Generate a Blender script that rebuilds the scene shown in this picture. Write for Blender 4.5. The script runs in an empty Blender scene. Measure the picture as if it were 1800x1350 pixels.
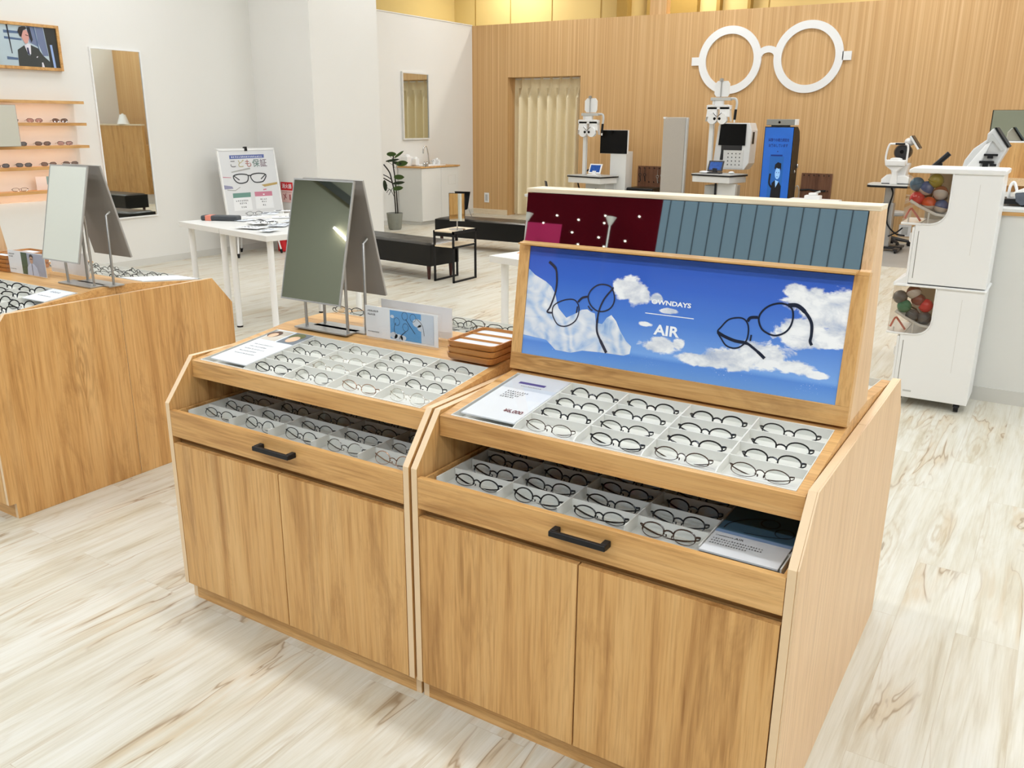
import bpy, bmesh, math, random
from mathutils import Vector, Matrix

# ---------------------------------------------------------------- camera, light, exposure
sc = bpy.context.scene
COL = sc.collection
PI = math.pi
rnd = random.Random(7)

sc.view_settings.view_transform = 'Standard'
sc.view_settings.look = 'None'
sc.view_settings.gamma = 1.0
sc.view_settings.use_curve_mapping = False
sc.view_settings.exposure = 0.0

CAM = dict(f=1515.0156, pitch=-16.8749, yaw=32.229, roll=0.3754, loc=(1.3427, -1.6345, 1.5846))
pi_, ya_, ro_ = (math.radians(CAM[k]) for k in ('pitch', 'yaw', 'roll'))
fw = Vector((-math.sin(ya_) * math.cos(pi_), math.cos(ya_) * math.cos(pi_), math.sin(pi_)))
rt = fw.cross(Vector((0, 0, 1))).normalized()
up = rt.cross(fw)
rt2 = math.cos(ro_) * rt + math.sin(ro_) * up
up2 = -math.sin(ro_) * rt + math.cos(ro_) * up
cam_data = bpy.data.cameras.new('camera')
cam_data.sensor_fit = 'HORIZONTAL'
cam_data.sensor_width = 36.0
cam_data.lens = 36.0 * CAM['f'] / 1800.0
cam_data.clip_start = 0.02
cam_data.clip_end = 100
cam = bpy.data.objects.new('camera', cam_data)
COL.objects.link(cam)
cam.matrix_world = Matrix.Translation(CAM['loc']) @ Matrix((rt2, up2, -fw)).transposed().to_4x4()
sc.camera = cam

world = bpy.data.worlds.new('world')
sc.world = world
world.use_nodes = True
wb = world.node_tree.nodes['Background']
wb.inputs[0].default_value = (0.88, 0.97, 1.12, 1)
wb.inputs[1].default_value = 0.36

sc.cycles.max_bounces = 10
sc.cycles.transparent_max_bounces = 24
sc.cycles.diffuse_bounces = 4
sc.cycles.glossy_bounces = 5
sc.cycles.caustics_reflective = False
sc.cycles.caustics_refractive = False
sc.cycles.use_denoising = True

LAMP_W = 25.5        # watts of each ceiling panel
LAMP_C = (0.875, 0.965, 1.10)

# ---------------------------------------------------------------- helpers
def S(r, g=None, b=None):
    if g is None:
        r, g, b = r
    f = lambda c: (c / 12.92 if c <= 0.04045 else ((c + 0.055) / 1.055) ** 2.4)
    return (f(r / 255), f(g / 255), f(b / 255), 1.0)


class NT:
    def __init__(s, name):
        s.m = bpy.data.materials.new(name)
        s.m.use_nodes = True
        s.t = s.m.node_tree
        s.bsdf = s.t.nodes['Principled BSDF']
        s.out = s.t.nodes['Material Output']

    def n(s, typ, **kw):
        x = s.t.nodes.new(typ)
        for k, v in kw.items():
            if k.startswith('i_'):
                key = k[2:]
                x.inputs[int(key) if key.isdigit() else key.replace('_', ' ')].default_value = v
            else:
                setattr(x, k, v)
        return x

    def l(s, a, b):
        s.t.links.new(a, b)

    def math(s, op, a, b=None, clamp=False):
        x = s.n('ShaderNodeMath', operation=op, use_clamp=clamp)
        for i, v in enumerate((a, b)):
            if v is None:
                continue
            if isinstance(v, (int, float)):
                x.inputs[i].default_value = v
            else:
                s.l(v, x.inputs[i])
        return x.outputs[0]

    def mix(s, fac, a, b, typ='MIX'):
        x = s.n('ShaderNodeMix', data_type='RGBA', blend_type=typ)
        for idx, v in ((0, fac), (6, a), (7, b)):
            if isinstance(v, (int, float, tuple)):
                x.inputs[idx].default_value = v
            else:
                s.l(v, x.inputs[idx])
        return x.outputs[2]

    def ramp(s, fac, stops):
        x = s.n('ShaderNodeValToRGB')
        e = x.color_ramp.elements
        while len(e) < len(stops):
            e.new(0.5)
        for i, (p, c) in enumerate(stops):
            e[i].position = p
            e[i].color = c
        s.l(fac, x.inputs[0])
        return x.outputs[0]

    def coords(s, scale, rot=(0, 0, 0), kind='Object', randomise=True):
        tc = s.n('ShaderNodeTexCoord')
        src = tc.outputs[kind]
        if randomise:
            oi = s.n('ShaderNodeObjectInfo')
            add = s.n('ShaderNodeVectorMath', operation='MULTIPLY_ADD')
            s.l(oi.outputs['Random'], add.inputs[0])
            add.inputs[1].default_value = (13.7, 7.3, 5.1)
            s.l(src, add.inputs[2])
            src = add.outputs[0]
        mp = s.n('ShaderNodeMapping')
        mp.inputs['Scale'].default_value = scale
        mp.inputs['Rotation'].default_value = rot
        s.l(src, mp.inputs[0])
        return mp.outputs[0]

    def noise(s, vec, scale=1.0, detail=4.0, rough=0.55, dist=0.0):
        x = s.n('ShaderNodeTexNoise')
        x.inputs['Scale'].default_value = scale
        x.inputs['Detail'].default_value = detail
        x.inputs['Roughness'].default_value = rough
        x.inputs['Distortion'].default_value = dist
        s.l(vec, x.inputs['Vector'])
        return x.outputs['Fac']


def plain(name, c, rough=0.5, metal=0.0, spec=0.5, coat=0.0, var=0.03, vscale=9.0, emit=None, estr=0.0, bump=0.0):
    t = NT(name)
    b = t.bsdf
    col = S(*c)
    v = t.noise(t.coords((1, 1, 1)), vscale, 3)
    dark = tuple(x * (1 - var * 2) for x in col[:3]) + (1,)
    t.l(t.mix(v, dark, col), b.inputs['Base Color'])
    b.inputs['Roughness'].default_value = rough
    b.inputs['Metallic'].default_value = metal
    b.inputs['Specular IOR Level'].default_value = spec
    b.inputs['Coat Weight'].default_value = coat
    b.inputs['Coat Roughness'].default_value = 0.05
    if emit:
        b.inputs['Emission Color'].default_value = S(*emit)
        b.inputs['Emission Strength'].default_value = estr
    if bump:
        bp = t.n('ShaderNodeBump')
        bp.inputs['Strength'].default_value = bump
        bp.inputs['Distance'].default_value = 0.002
        t.l(t.noise(t.coords((1, 1, 1)), 300, 2), bp.inputs['Height'])
        t.l(bp.outputs[0], b.inputs['Normal'])
    return t.m


def wood(name, axis, light, mid, dark, knots=True, rough=0.42, contrast=1.0):
    """oak laminate, grain along axis (0 x, 1 y, 2 z)"""
    t = NT(name)
    lo, hi = [16.0] * 3, [150.0] * 3
    lo[axis], hi[axis] = 1.1, 5.0
    c1 = t.coords(tuple(lo))
    c2 = t.coords(tuple(hi))
    mid_s = [42.0] * 3
    mid_s[axis] = 1.6
    n1 = t.noise(c1, 0.7, 5, 0.6, 1.1)
    n2 = t.noise(c2, 1.0, 3, 0.6, 0.2)
    n3 = t.noise(t.coords(tuple(mid_s)), 1.0, 4, 0.65, 0.5)
    f = t.math('ADD', t.math('MULTIPLY', n1, 0.62), t.math('MULTIPLY', n3, 0.38))
    f = t.math('ADD', t.math('MULTIPLY', t.math('SUBTRACT', f, 0.5), 2.3 * contrast), 0.5, True)
    col = t.ramp(f, [(0.0, S(*dark)), (0.42, S(*mid)), (1.0, S(*light))])
    if knots:
        bl = [7.0] * 3
        bl[axis] = 1.5
        blot = t.ramp(t.noise(t.coords(tuple(bl)), 1.0, 6, 0.72, 0.8), [(0.53, (0, 0, 0, 1)), (0.70, (1, 1, 1, 1))])
        col = t.mix(t.math('MULTIPLY', blot, 0.50), col, S(*[x * 0.93 for x in dark]))
    fine = t.ramp(n2, [(0.30, (0.74, 0.68, 0.60, 1)), (0.54, (1, 1, 1, 1))])
    col = t.mix(0.75, col, fine, 'MULTIPLY')
    if knots:
        ks = [5.0] * 3
        ks[axis] = 1.7
        vo = t.n('ShaderNodeTexVoronoi')
        vo.inputs['Scale'].default_value = 0.75
        t.l(t.coords(tuple(ks)), vo.inputs['Vector'])
        kd = t.math('ADD', vo.outputs['Distance'], t.math('MULTIPLY', t.math('SUBTRACT', n3, 0.5), 0.35))
        rings = t.math('SINE', t.math('MULTIPLY', kd, 70.0))
        near = t.ramp(kd, [(0.06, (1, 1, 1, 1)), (0.34, (0, 0, 0, 1))])
        k = t.math('MULTIPLY', t.math('MULTIPLY', t.math('ADD', rings, 0.6), 0.30), near, True)
        col = t.mix(k, col, S(*[x * 0.86 for x in dark]))
    t.l(col, t.bsdf.inputs['Base Color'])
    t.bsdf.inputs['Roughness'].default_value = rough
    t.bsdf.inputs['Specular IOR Level'].default_value = 0.4
    bp = t.n('ShaderNodeBump')
    bp.inputs['Strength'].default_value = 0.12
    bp.inputs['Distance'].default_value = 0.001
    t.l(n2, bp.inputs['Height'])
    t.l(bp.outputs[0], t.bsdf.inputs['Normal'])
    return t.m


def clear(name, tint=(255, 255, 255), fac=0.08, rough=0.02, gloss=(255, 255, 255), fres=0.5):
    """thin clear sheet: mostly transparent with a fresnel gloss"""
    t = NT(name)
    t.t.nodes.remove(t.bsdf)
    tr = t.n('ShaderNodeBsdfTransparent')
    tr.inputs[0].default_value = S(*tint)
    gl = t.n('ShaderNodeBsdfGlossy')
    gl.inputs['Color'].default_value = S(*gloss)
    gl.inputs['Roughness'].default_value = rough
    lw = t.n('ShaderNodeLayerWeight')
    lw.inputs[0].default_value = 0.25
    f = t.math('ADD', t.math('MULTIPLY', lw.outputs['Fresnel'], fres), fac, True)
    mx = t.n('ShaderNodeMixShader')
    t.l(f, mx.inputs[0])
    t.l(tr.outputs[0], mx.inputs[1])
    t.l(gl.outputs[0], mx.inputs[2])
    t.l(mx.outputs[0], t.out.inputs[0])
    return t.m


def mirror_mat(name, tint=(226, 230, 224)):
    t = NT(name)
    t.bsdf.inputs['Base Color'].default_value = S(*tint)
    t.bsdf.inputs['Metallic'].default_value = 1.0
    t.bsdf.inputs['Roughness'].default_value = 0.015
    return t.m


class MB:
    def __init__(s):
        s.v, s.f, s.mi = [], [], []
        s.M = None

    def P(s, p):
        p = Vector(p)
        if s.M is not None:
            p = s.M @ p
        s.v.append(p)
        return len(s.v) - 1

    def face(s, idx, m=0):
        s.f.append(idx)
        s.mi.append(m)

    def poly(s, pts, m=0):
        s.face([s.P(p) for p in pts], m)
        return s

    def box(s, x0, x1, y0, y1, z0, z1, m=0):
        i = [s.P((x, y, z)) for z in (z0, z1) for y in (y0, y1) for x in (x0, x1)]
        for q in ((0, 2, 3, 1), (4, 5, 7, 6), (0, 1, 5, 4), (2, 6, 7, 3), (0, 4, 6, 2), (1, 3, 7, 5)):
            s.face([i[k] for k in q], m)
        return s

    def prism(s, pts, axis, a0, a1, m=0, ms=None):
        """pts in the two other axes (in xyz order), extruded along axis"""
        def mk(p, a):
            q = list(p)
            q.insert(axis, a)
            return q
        A = [s.P(mk(p, a0)) for p in pts]
        B = [s.P(mk(p, a1)) for p in pts]
        n = len(pts)
        s.face(A[::-1], m)
        s.face(B, m)
        for k in range(n):
            s.face([A[k], A[(k + 1) % n], B[(k + 1) % n], B[k]], m if ms is None else ms)
        return s

    def tube(s, pts, r, seg=8, closed=False, m=0, flat=None):
        pts = [Vector(p) for p in pts]
        n = len(pts)
        rs = r if isinstance(r, (list, tuple)) else [r] * n
        T = []
        for k in range(n):
            if closed:
                d = pts[(k + 1) % n] - pts[k - 1]
            else:
                d = pts[min(k + 1, n - 1)] - pts[max(k - 1, 0)]
            T.append(d.normalized())
        a = Vector((0, 0, 1)) if abs(T[0].z) < 0.9 else Vector((0, 1, 0))
        if flat is not None:
            a = Vector(flat)
        u = (a - T[0] * a.dot(T[0])).normalized()
        rings = []
        for k in range(n):
            if flat is not None:
                u = (a - T[k] * a.dot(T[k])).normalized()
            else:
                u = (u - T[k] * u.dot(T[k])).normalized()
            w = T[k].cross(u)
            ru, rw = rs[k] if isinstance(rs[k], (tuple, list)) else (rs[k], rs[k])
            rings.append([s.P(pts[k] + u * (ru * math.cos(2 * PI * j / seg)) + w * (rw * math.sin(2 * PI * j / seg))) for j in range(seg)])
        for k in range(n if closed else n - 1):
            A, B = rings[k], rings[(k + 1) % n]
            for j in range(seg):
                s.face([A[j], A[(j + 1) % seg], B[(j + 1) % seg], B[j]], m)
        if not closed:
            s.face(rings[0][::-1], m)
            s.face(rings[-1], m)
        return s

    def lathe(s, prof, seg=24, c=(0, 0, 0), m=0):
        rings = []
        for r, z in prof:
            rings.append([s.P((c[0] + r * math.cos(2 * PI * j / seg), c[1] + r * math.sin(2 * PI * j / seg), c[2] + z)) for j in range(seg)])
        for A, B in zip(rings, rings[1:]):
            for j in range(seg):
                s.face([A[j], A[(j + 1) % seg], B[(j + 1) % seg], B[j]], m)
        s.face(rings[0][::-1], m)
        s.face(rings[-1], m)
        return s

    def ball(s, c, r, seg=16, rings=10, m=0, split=None):
        rx, ry, rz = r if isinstance(r, (tuple, list)) else (r, r, r)
        R = []
        for i in range(1, rings):
            th = PI * i / rings
            R.append([s.P((c[0] + rx * math.sin(th) * math.cos(2 * PI * j / seg), c[1] + ry * math.sin(th) * math.sin(2 * PI * j / seg), c[2] - rz * math.cos(th))) for j in range(seg)])
        b, t = s.P((c[0], c[1], c[2] - rz)), s.P((c[0], c[1], c[2] + rz))
        for k, (A, B) in enumerate(zip(R, R[1:])):
            mm = m if split is None else (m if k < rings // 2 - 1 else split)
            for j in range(seg):
                s.face([A[j], A[(j + 1) % seg], B[(j + 1) % seg], B[j]], mm)
        for j in range(seg):
            s.face([b, R[0][(j + 1) % seg], R[0][j]], m)
            s.face([t, R[-1][j], R[-1][(j + 1) % seg]], m if split is None else split)
        return s

    def mesh(s, name, mats, smooth=False):
        me = bpy.data.meshes.new(name)
        me.from_pydata([tuple(p) for p in s.v], [], s.f)
        for m in (mats if isinstance(mats, (list, tuple)) else [mats]):
            me.materials.append(m)
        me.polygons.foreach_set('material_index', s.mi)
        if smooth:
            me.polygons.foreach_set('use_smooth', [True] * len(s.f))
            me.set_sharp_from_angle(angle=math.radians(38))
        bm = bmesh.new()
        bm.from_mesh(me)
        bmesh.ops.recalc_face_normals(bm, faces=bm.faces)
        bm.to_mesh(me)
        bm.free()
        me.update()
        return me

    def build(s, name, mats, parent=None, smooth=False, bevel=0.0, loc=None, rot=None):
        o = bpy.data.objects.new(name, s.mesh(name, mats, smooth))
        COL.objects.link(o)
        if parent:
            o.parent = parent
        if loc:
            o.location = loc
        if rot:
            o.rotation_euler = rot
        if bevel:
            bv = o.modifiers.new('bevel', 'BEVEL')
            bv.width = bevel
            bv.segments = 2
            bv.limit_method = 'ANGLE'
            bv.angle_limit = math.radians(50)
        return o


def tag(o, label, cat, group=None):
    o['label'] = label
    o['category'] = cat
    if group:
        o['group'] = group
    return o


def thing(name, label, cat, loc=(0, 0, 0), rz=0.0, group=None):
    o = bpy.data.objects.new(name, None)
    o.empty_display_size = 0.1
    COL.objects.link(o)
    o.location = loc
    o.rotation_euler = (0, 0, rz)
    return tag(o, label, cat, group)


def struct(o, kind='structure'):
    o['kind'] = kind
    return o


def dup(root, loc, rot, label, group=None):
    """a copy of a thing with copies of its parts and sub-parts (shared mesh data)"""
    r = root.copy()
    COL.objects.link(r)
    r.location = loc
    r.rotation_euler = rot
    r['label'] = label
    if group:
        r['group'] = group
    for ch in list(root.children):
        c = ch.copy()
        COL.objects.link(c)
        c.parent = r
        for g in list(ch.children):
            d = g.copy()
            COL.objects.link(d)
            d.parent = c
    return r


# prints: flat work in a local XY plane, z is the outward normal
def ribbon(mb, pts, w, z, closed=False, m=0):
    n = len(pts)
    L, R = [], []
    ws = w if isinstance(w, (list, tuple)) else [w] * n
    for k in range(n):
        a = pts[(k - 1) % n] if (closed or k) else pts[0]
        b = pts[(k + 1) % n] if (closed or k < n - 1) else pts[-1]
        d = Vector((b[0] - a[0], b[1] - a[1])).normalized()
        nx, ny = -d.y * ws[k] / 2, d.x * ws[k] / 2
        L.append(mb.P((pts[k][0] + nx, pts[k][1] + ny, z)))
        R.append(mb.P((pts[k][0] - nx, pts[k][1] - ny, z)))
    for k in range(n if closed else n - 1):
        j = (k + 1) % n
        mb.face([R[k], R[j], L[j], L[k]], m)


def smoothline(pts, closed=False, sub=5):
    n = len(pts)
    out = []
    for k in range(n if closed else n - 1):
        g = lambda i: Vector(pts[i % n] if closed else pts[max(0, min(n - 1, i))])
        p0, p1, p2, p3 = g(k - 1), g(k), g(k + 1), g(k + 2)
        for j in range(sub):
            t = j / sub
            out.append(tuple(0.5 * ((2 * p1) + (p2 - p0) * t + (2 * p0 - 5 * p1 + 4 * p2 - p3) * t * t + (3 * p1 - p0 - 3 * p2 + p3) * t ** 3)))
    if not closed:
        out.append(tuple(pts[-1]))
    return out


def flat(mb, pts, z, m=0):
    mb.poly([(p[0], p[1], z) for p in pts], m)


def rect(mb, x0, x1, y0, y1, z, m=0):
    mb.poly([(x0, y0, z), (x1, y0, z), (x1, y1, z), (x0, y1, z)], m)


def lettering(body, size, x, y, z, mat, parent, align='LEFT', bold=0.0, space=1.0, name='lettering', fit=None, rot=0.0, line=1.0):
    """letters as a flat mesh, fit = total width wanted"""
    c = bpy.data.curves.new(name, 'FONT')
    c.body = body
    c.size = size
    c.align_x = align
    c.space_character = space
    c.space_line = line
    c.offset = bold * size
    c.resolution_u = 3
    o = bpy.data.objects.new(name, c)
    COL.objects.link(o)
    dg = bpy.context.evaluated_depsgraph_get()
    me = bpy.data.meshes.new_from_object(o.evaluated_get(dg))
    bpy.data.objects.remove(o)
    me.name = name
    me.materials.clear()
    me.materials.append(mat)
    if fit and len(me.vertices):
        xs = [v.co.x for v in me.vertices]
        k = fit / max(1e-6, max(xs) - min(xs))
        for v in me.vertices:
            v.co.x *= k
    ob = bpy.data.objects.new(name, me)
    COL.objects.link(ob)
    ob.parent = parent
    ob.location = (x, y, z)
    ob.rotation_euler = (0, 0, rot)
    return ob


def dashes(mb, x0, x1, y, h, z, m=0, seed=0, cell=None):
    """a line of small print"""
    r = random.Random(seed)
    cell = cell or h
    x = x0
    while x < x1 - cell:
        w = cell * r.uniform(0.55, 0.85)
        yy = y + h * r.uniform(-0.06, 0.06)
        rect(mb, x, x + w, yy, yy + h * r.uniform(0.2, 0.34), z, m)
        rect(mb, x + w * 0.3, x + w * r.uniform(0.5, 0.62), yy, yy + h * 0.9, z, m)
        if r.random() < 0.7:
            rect(mb, x, x + w * 0.9, yy + h * 0.62, yy + h * 0.82, z, m)
        x += cell * 1.12


# ---------------------------------------------------------------- materials
OAK = ((227, 184, 124), (209, 160, 98), (160, 109, 54))
oak_x = wood('oak_grain_x', 0, *OAK)
oak_y = wood('oak_grain_y', 1, *OAK)
oak_z = wood('oak_grain_z', 2, *OAK)
edge_band = plain('edge_band', (230, 200, 160), 0.45, var=0.03, vscale=14)
oak_pale = wood('oak_edge', 1, (234, 204, 164), (228, 196, 154), (214, 178, 134), False, contrast=0.6)
oak_lit_z = wood('oak_lit_z', 2, (230, 196, 156), (221, 184, 141), (204, 164, 116), False, contrast=0.8)  # same oak laminate with stronger light painted into its colour
oak_cap = wood('oak_cap', 0, (240, 226, 200), (234, 216, 186), (224, 200, 164), False, contrast=0.5)
tray_wood = wood('tray_bamboo', 0, (206, 148, 84), (186, 124, 62), (150, 92, 42), False)
board_wood = wood('walnut_board', 2, (140, 100, 76), (114, 78, 58), (84, 54, 40), False)
white_paint = plain('white_paint', (232, 230, 224), 0.75, var=0.012, vscale=2.0, bump=0.05)
wall_beige = plain('beige_wall', (226, 204, 140), 0.8, var=0.04, vscale=1.5)
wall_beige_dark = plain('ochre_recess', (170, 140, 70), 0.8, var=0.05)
base_white = plain('baseboard_vinyl', (216, 214, 207), 0.55, var=0.02)
lam_white = plain('white_laminate', (228, 227, 222), 0.38, var=0.01)
tray_white = plain('tray_white', (222, 220, 211), 0.5, var=0.012)
plastic_white = plain('white_plastic', (240, 240, 238), 0.32, var=0.01)
plastic_grey = plain('grey_plastic', (196, 196, 192), 0.4, var=0.02)
plastic_dark = plain('dark_plastic', (40, 40, 42), 0.35, var=0.05)
black_gloss = plain('black_gloss', (5, 5, 6), 0.2, var=0.0, spec=0.2)
black_metal = plain('black_powdercoat', (20, 20, 22), 0.45, var=0.05, spec=0.3)
black_frame = plain('black_acetate', (14, 13, 14), 0.18, var=0.05)
brown_frame = plain('brown_acetate', (70, 46, 30), 0.2, var=0.25, vscale=120)
silver_frame = plain('silver_wire', (120, 116, 110), 0.25, 0.9, var=0.05)
gold_frame = plain('rose_gold_wire', (170, 132, 104), 0.25, 0.8, var=0.05)
clear_frame = clear('clear_acetate', (232, 228, 222), 0.12, 0.1)
steel = plain('brushed_steel', (176, 174, 170), 0.32, 0.85, var=0.04, vscale=60)
steel_paint = plain('silver_paint', (178, 176, 172), 0.35, 0.5, var=0.03)
mirror_back = plain('mirror_back_grey', (150, 144, 136), 0.5, 0.1, var=0.03)
chrome = plain('chrome', (210, 210, 210), 0.08, 1.0, var=0.0)
leather = plain('black_leather', (9, 9, 8), 0.30, var=0.2, vscale=25, bump=0.1, spec=0.3)
leg_wood = plain('mahogany', (70, 28, 20), 0.4, var=0.15)
concrete = plain('pot_cement', (150, 152, 142), 0.85, var=0.12, vscale=18)
leaf_green = plain('leaf_green', (62, 92, 26), 0.45, var=0.25, vscale=20)
leaf_dark = plain('leaf_dark_green', (34, 52, 22), 0.5, var=0.25, vscale=20)
stem_brown = plain('stem_brown', (38, 30, 22), 0.7, var=0.2)
paper = plain('paper', (236, 237, 237), 0.7, var=0.01)
paper_cool = plain('paper_cool', (226, 232, 238), 0.6, var=0.01)
ink = plain('ink', (38, 38, 44), 0.6, var=0.0)
ink_grey = plain('ink_grey', (120, 122, 128), 0.6, var=0.0)
ink_navy = plain('ink_navy', (70, 66, 140), 0.6, var=0.0)
ink_wine = plain('ink_wine', (120, 50, 60), 0.6, var=0.0)
ink_red = plain('sign_red', (214, 28, 36), 0.5, var=0.02)
ink_white = plain('print_white', (246, 248, 250), 0.5, var=0.0)
lens_clear = clear('lens_clear', (250, 251, 250), 0.03, 0.01)
acrylic = clear('acrylic', (254, 254, 254), 0.02, 0.02, fres=0.12)
cover = clear('clear_cover', (252, 252, 252), 0.012, 0.03, fres=0.06)
acrylic_soft = clear('acrylic_frosted', (216, 222, 222), 0.16, 0.25)
case_clear = clear('clear_window', (240, 236, 230), 0.06, 0.03)
mirror_glass = mirror_mat('mirror_glass')
mirror_dim = mirror_mat('mirror_glass_dim', (206, 210, 202))
fabric_grey = plain('grey_fabric', (192, 184, 172), 0.95, var=0.08, vscale=160, bump=0.4)
grey_floor_m = None
lamp_glow = plain('lamp_diffuser', (255, 255, 255), 0.5, var=0.0, emit=(255, 249, 238), estr=9.0)
led_warm = plain('warm_led', (255, 240, 220), 0.5, var=0.0, emit=(255, 208, 172), estr=6.0)
spot_glow = plain('spot_diffuser', (255, 255, 255), 0.5, var=0.0, emit=(255, 249, 238), estr=2.5)

# ---------------------------------------------------------------- the setting
def floor_mat():
    t = NT('whitewashed_plank_floor')
    v = t.coords((1, 1, 1), (0, 0, PI / 2), randomise=False)
    br = t.n('ShaderNodeTexBrick')
    br.offset = 0.37
    br.inputs['Scale'].default_value = 1.0
    br.inputs['Brick Width'].default_value = 1.22
    br.inputs['Row Height'].default_value = 0.18
    br.inputs['Mortar Size'].default_value = 0.0010
    br.inputs['Mortar Smooth'].default_value = 0.3
    br.inputs['Color1'].default_value = (0, 0, 0, 1)
    br.inputs['Color2'].default_value = (1, 1, 1, 1)
    br.inputs['Mortar'].default_value = (0.5, 0.5, 0.5, 1)
    t.l(v, br.inputs['Vector'])
    plank = br.outputs['Color']
    # shift the grain by plank
    shift = t.n('ShaderNodeVectorMath', operation='MULTIPLY_ADD')
    t.l(plank, shift.inputs[0])
    shift.inputs[1].default_value = (9.0, 31.0, 0)
    t.l(t.coords((1, 1, 1), randomise=False), shift.inputs[2])

    def gr(sx, sy, sc_, det, ro, di):
        mp = t.n('ShaderNodeMapping')
        mp.inputs['Scale'].default_value = (sx, sy, 1)
        t.l(shift.outputs[0], mp.inputs[0])
        return t.noise(mp.outputs[0], sc_, det, ro, di)
    broad = gr(6.0, 0.8, 1.0, 5, 0.62, 1.4)
    mid = gr(26, 1.5, 1.0, 5, 0.6, 0.6)
    fine = gr(160, 5, 1.0, 2, 0.5, 0.1)
    col = t.ramp(broad, [(0.26, S(192, 180, 156)), (0.38, S(208, 201, 183)), (0.50, S(215, 211, 198)), (0.75, S(221, 219, 210))])
    streak = t.ramp(mid, [(0.28, S(216, 204, 182)), (0.42, S(245, 242, 235)), (0.6, (1, 1, 1, 1))])
    col = t.mix(0.72, col, streak, 'MULTIPLY')
    col = t.mix(t.math('MULTIPLY', t.math('SUBTRACT', plank, 0.5), 0.16), col, S(190, 182, 164))
    fc = t.ramp(fine, [(0.36, (0.90, 0.89, 0.86, 1)), (0.55, (1, 1, 1, 1))])
    col = t.mix(0.6, col, fc, 'MULTIPLY')
    # cathedral rings and knots
    mp = t.n('ShaderNodeMapping')
    mp.inputs['Scale'].default_value = (5.5, 1.05, 1)
    t.l(shift.outputs[0], mp.inputs[0])
    vo = t.n('ShaderNodeTexVoronoi')
    vo.inputs['Scale'].default_value = 1.0
    t.l(mp.outputs[0], vo.inputs['Vector'])
    kd = t.math('ADD', vo.outputs['Distance'], t.math('MULTIPLY', t.math('SUBTRACT', mid, 0.5), 0.35))
    rings = t.math('POWER', t.math('MULTIPLY', t.math('ADD', t.math('SINE', t.math('MULTIPLY', kd, 60.0)), 1.0), 0.5), 3.0)
    near = t.ramp(kd, [(0.10, (1, 1, 1, 1)), (0.42, (0, 0, 0, 1))])
    col = t.mix(t.math('MULTIPLY', t.math('MULTIPLY', rings, near), 0.5), col, S(178, 156, 120))
    knot = t.ramp(kd, [(0.015, (1, 1, 1, 1)), (0.05, (0, 0, 0, 1))])
    col = t.mix(t.math('MULTIPLY', knot, 0.6), col, S(120, 92, 60))
    crack = gr(7.5, 1.1, 1.0, 3, 0.5, 0.9)
    where = gr(3.0, 1.3, 1.0, 1, 0.5, 0.0)
    ln_ = t.ramp(t.math('ABSOLUTE', t.math('SUBTRACT', crack, 0.5)), [(0.0, (1, 1, 1, 1)), (0.016, (0, 0, 0, 1))])
    wm_ = t.ramp(where, [(0.50, (0, 0, 0, 1)), (0.60, (1, 1, 1, 1))])
    halo = t.ramp(t.math('ABSOLUTE', t.math('SUBTRACT', crack, 0.52)), [(0.0, (1, 1, 1, 1)), (0.075, (0, 0, 0, 1))])
    col = t.mix(t.math('MULTIPLY', t.math('MULTIPLY', halo, wm_), 0.5), col, S(196, 172, 134))
    col = t.mix(t.math('MULTIPLY', t.math('MULTIPLY', ln_, wm_), 0.75), col, S(140, 112, 78))
    col = t.mix(t.math('MULTIPLY', br.outputs['Fac'], 0.35), col, S(170, 150, 120))
    t.l(col, t.bsdf.inputs['Base Color'])
    t.bsdf.inputs['Roughness'].default_value = 0.36
    t.bsdf.inputs['Specular IOR Level'].default_value = 0.35
    bp = t.n('ShaderNodeBump')
    bp.inputs['Strength'].default_value = 0.1
    bp.inputs['Distance'].default_value = 0.001
    t.l(fine, bp.inputs['Height'])
    t.l(bp.outputs[0], t.bsdf.inputs['Normal'])
    return t.m


def strip_wall_mat():
    t = NT('pinstripe_wood_wall')
    a = t.noise(t.coords((34, 34, 0.10), randomise=False), 1.0, 2, 0.5, 0.0)
    b = t.noise(t.coords((110, 110, 0.5), randomise=False), 1.0, 2, 0.6, 0.0)
    c = t.noise(t.coords((0.7, 0.7, 0.4), randomise=False), 1.0, 2, 0.5, 0.0)
    f = t.math('ADD', t.math('MULTIPLY', a, 0.6), t.math('MULTIPLY', b, 0.4))
    col = t.ramp(f, [(0.34, S(190, 146, 92)), (0.50, S(206, 164, 110)), (0.66, S(224, 188, 138))])
    col = t.mix(t.math('MULTIPLY', c, 0.25), col, S(214, 172, 118))
    t.l(col, t.bsdf.inputs['Base Color'])
    t.bsdf.inputs['Roughness'].default_value = 0.5
    return t.m


floor_m = floor_mat()
strip_m = strip_wall_mat()
grey_floor = plain('grey_vinyl_floor', (172, 168, 160), 0.45, var=0.1, vscale=3)
burgundy = plain('burgundy_wall', (92, 10, 24), 0.8, var=0.35, vscale=0.9, spec=0.05)
magenta_light = plain('magenta_lit_wall', (190, 10, 92), 0.5, var=0.15, vscale=0.9)  # magenta light on the wall, put into the colour
slate_m = plain('slate_blue_panel', (124, 146, 164), 0.7, var=0.03, vscale=1, spec=0.1)
slate_gap = plain('slate_gap', (48, 60, 72), 0.7, var=0.0)
olive_m = plain('olive_grey_wall', (168, 166, 146), 0.8, var=0.04, vscale=0.7)
ceil_m = plain('ceiling_white', (220, 218, 208), 0.85, var=0.01)

MB().box(-11.2, 6.35, -9, 13.4, -0.1, 0).build('floor', floor_m)['kind'] = 'structure'
struct(MB().box(-1.35, 3.1, 9.2, 11.5, 0, 0.003).build('floor_inset', grey_floor))
CEIL = 4.5
struct(MB().box(-9.6, 6.0, -4.0, 13.4, CEIL, CEIL + 0.1).build('ceiling', ceil_m))
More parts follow.
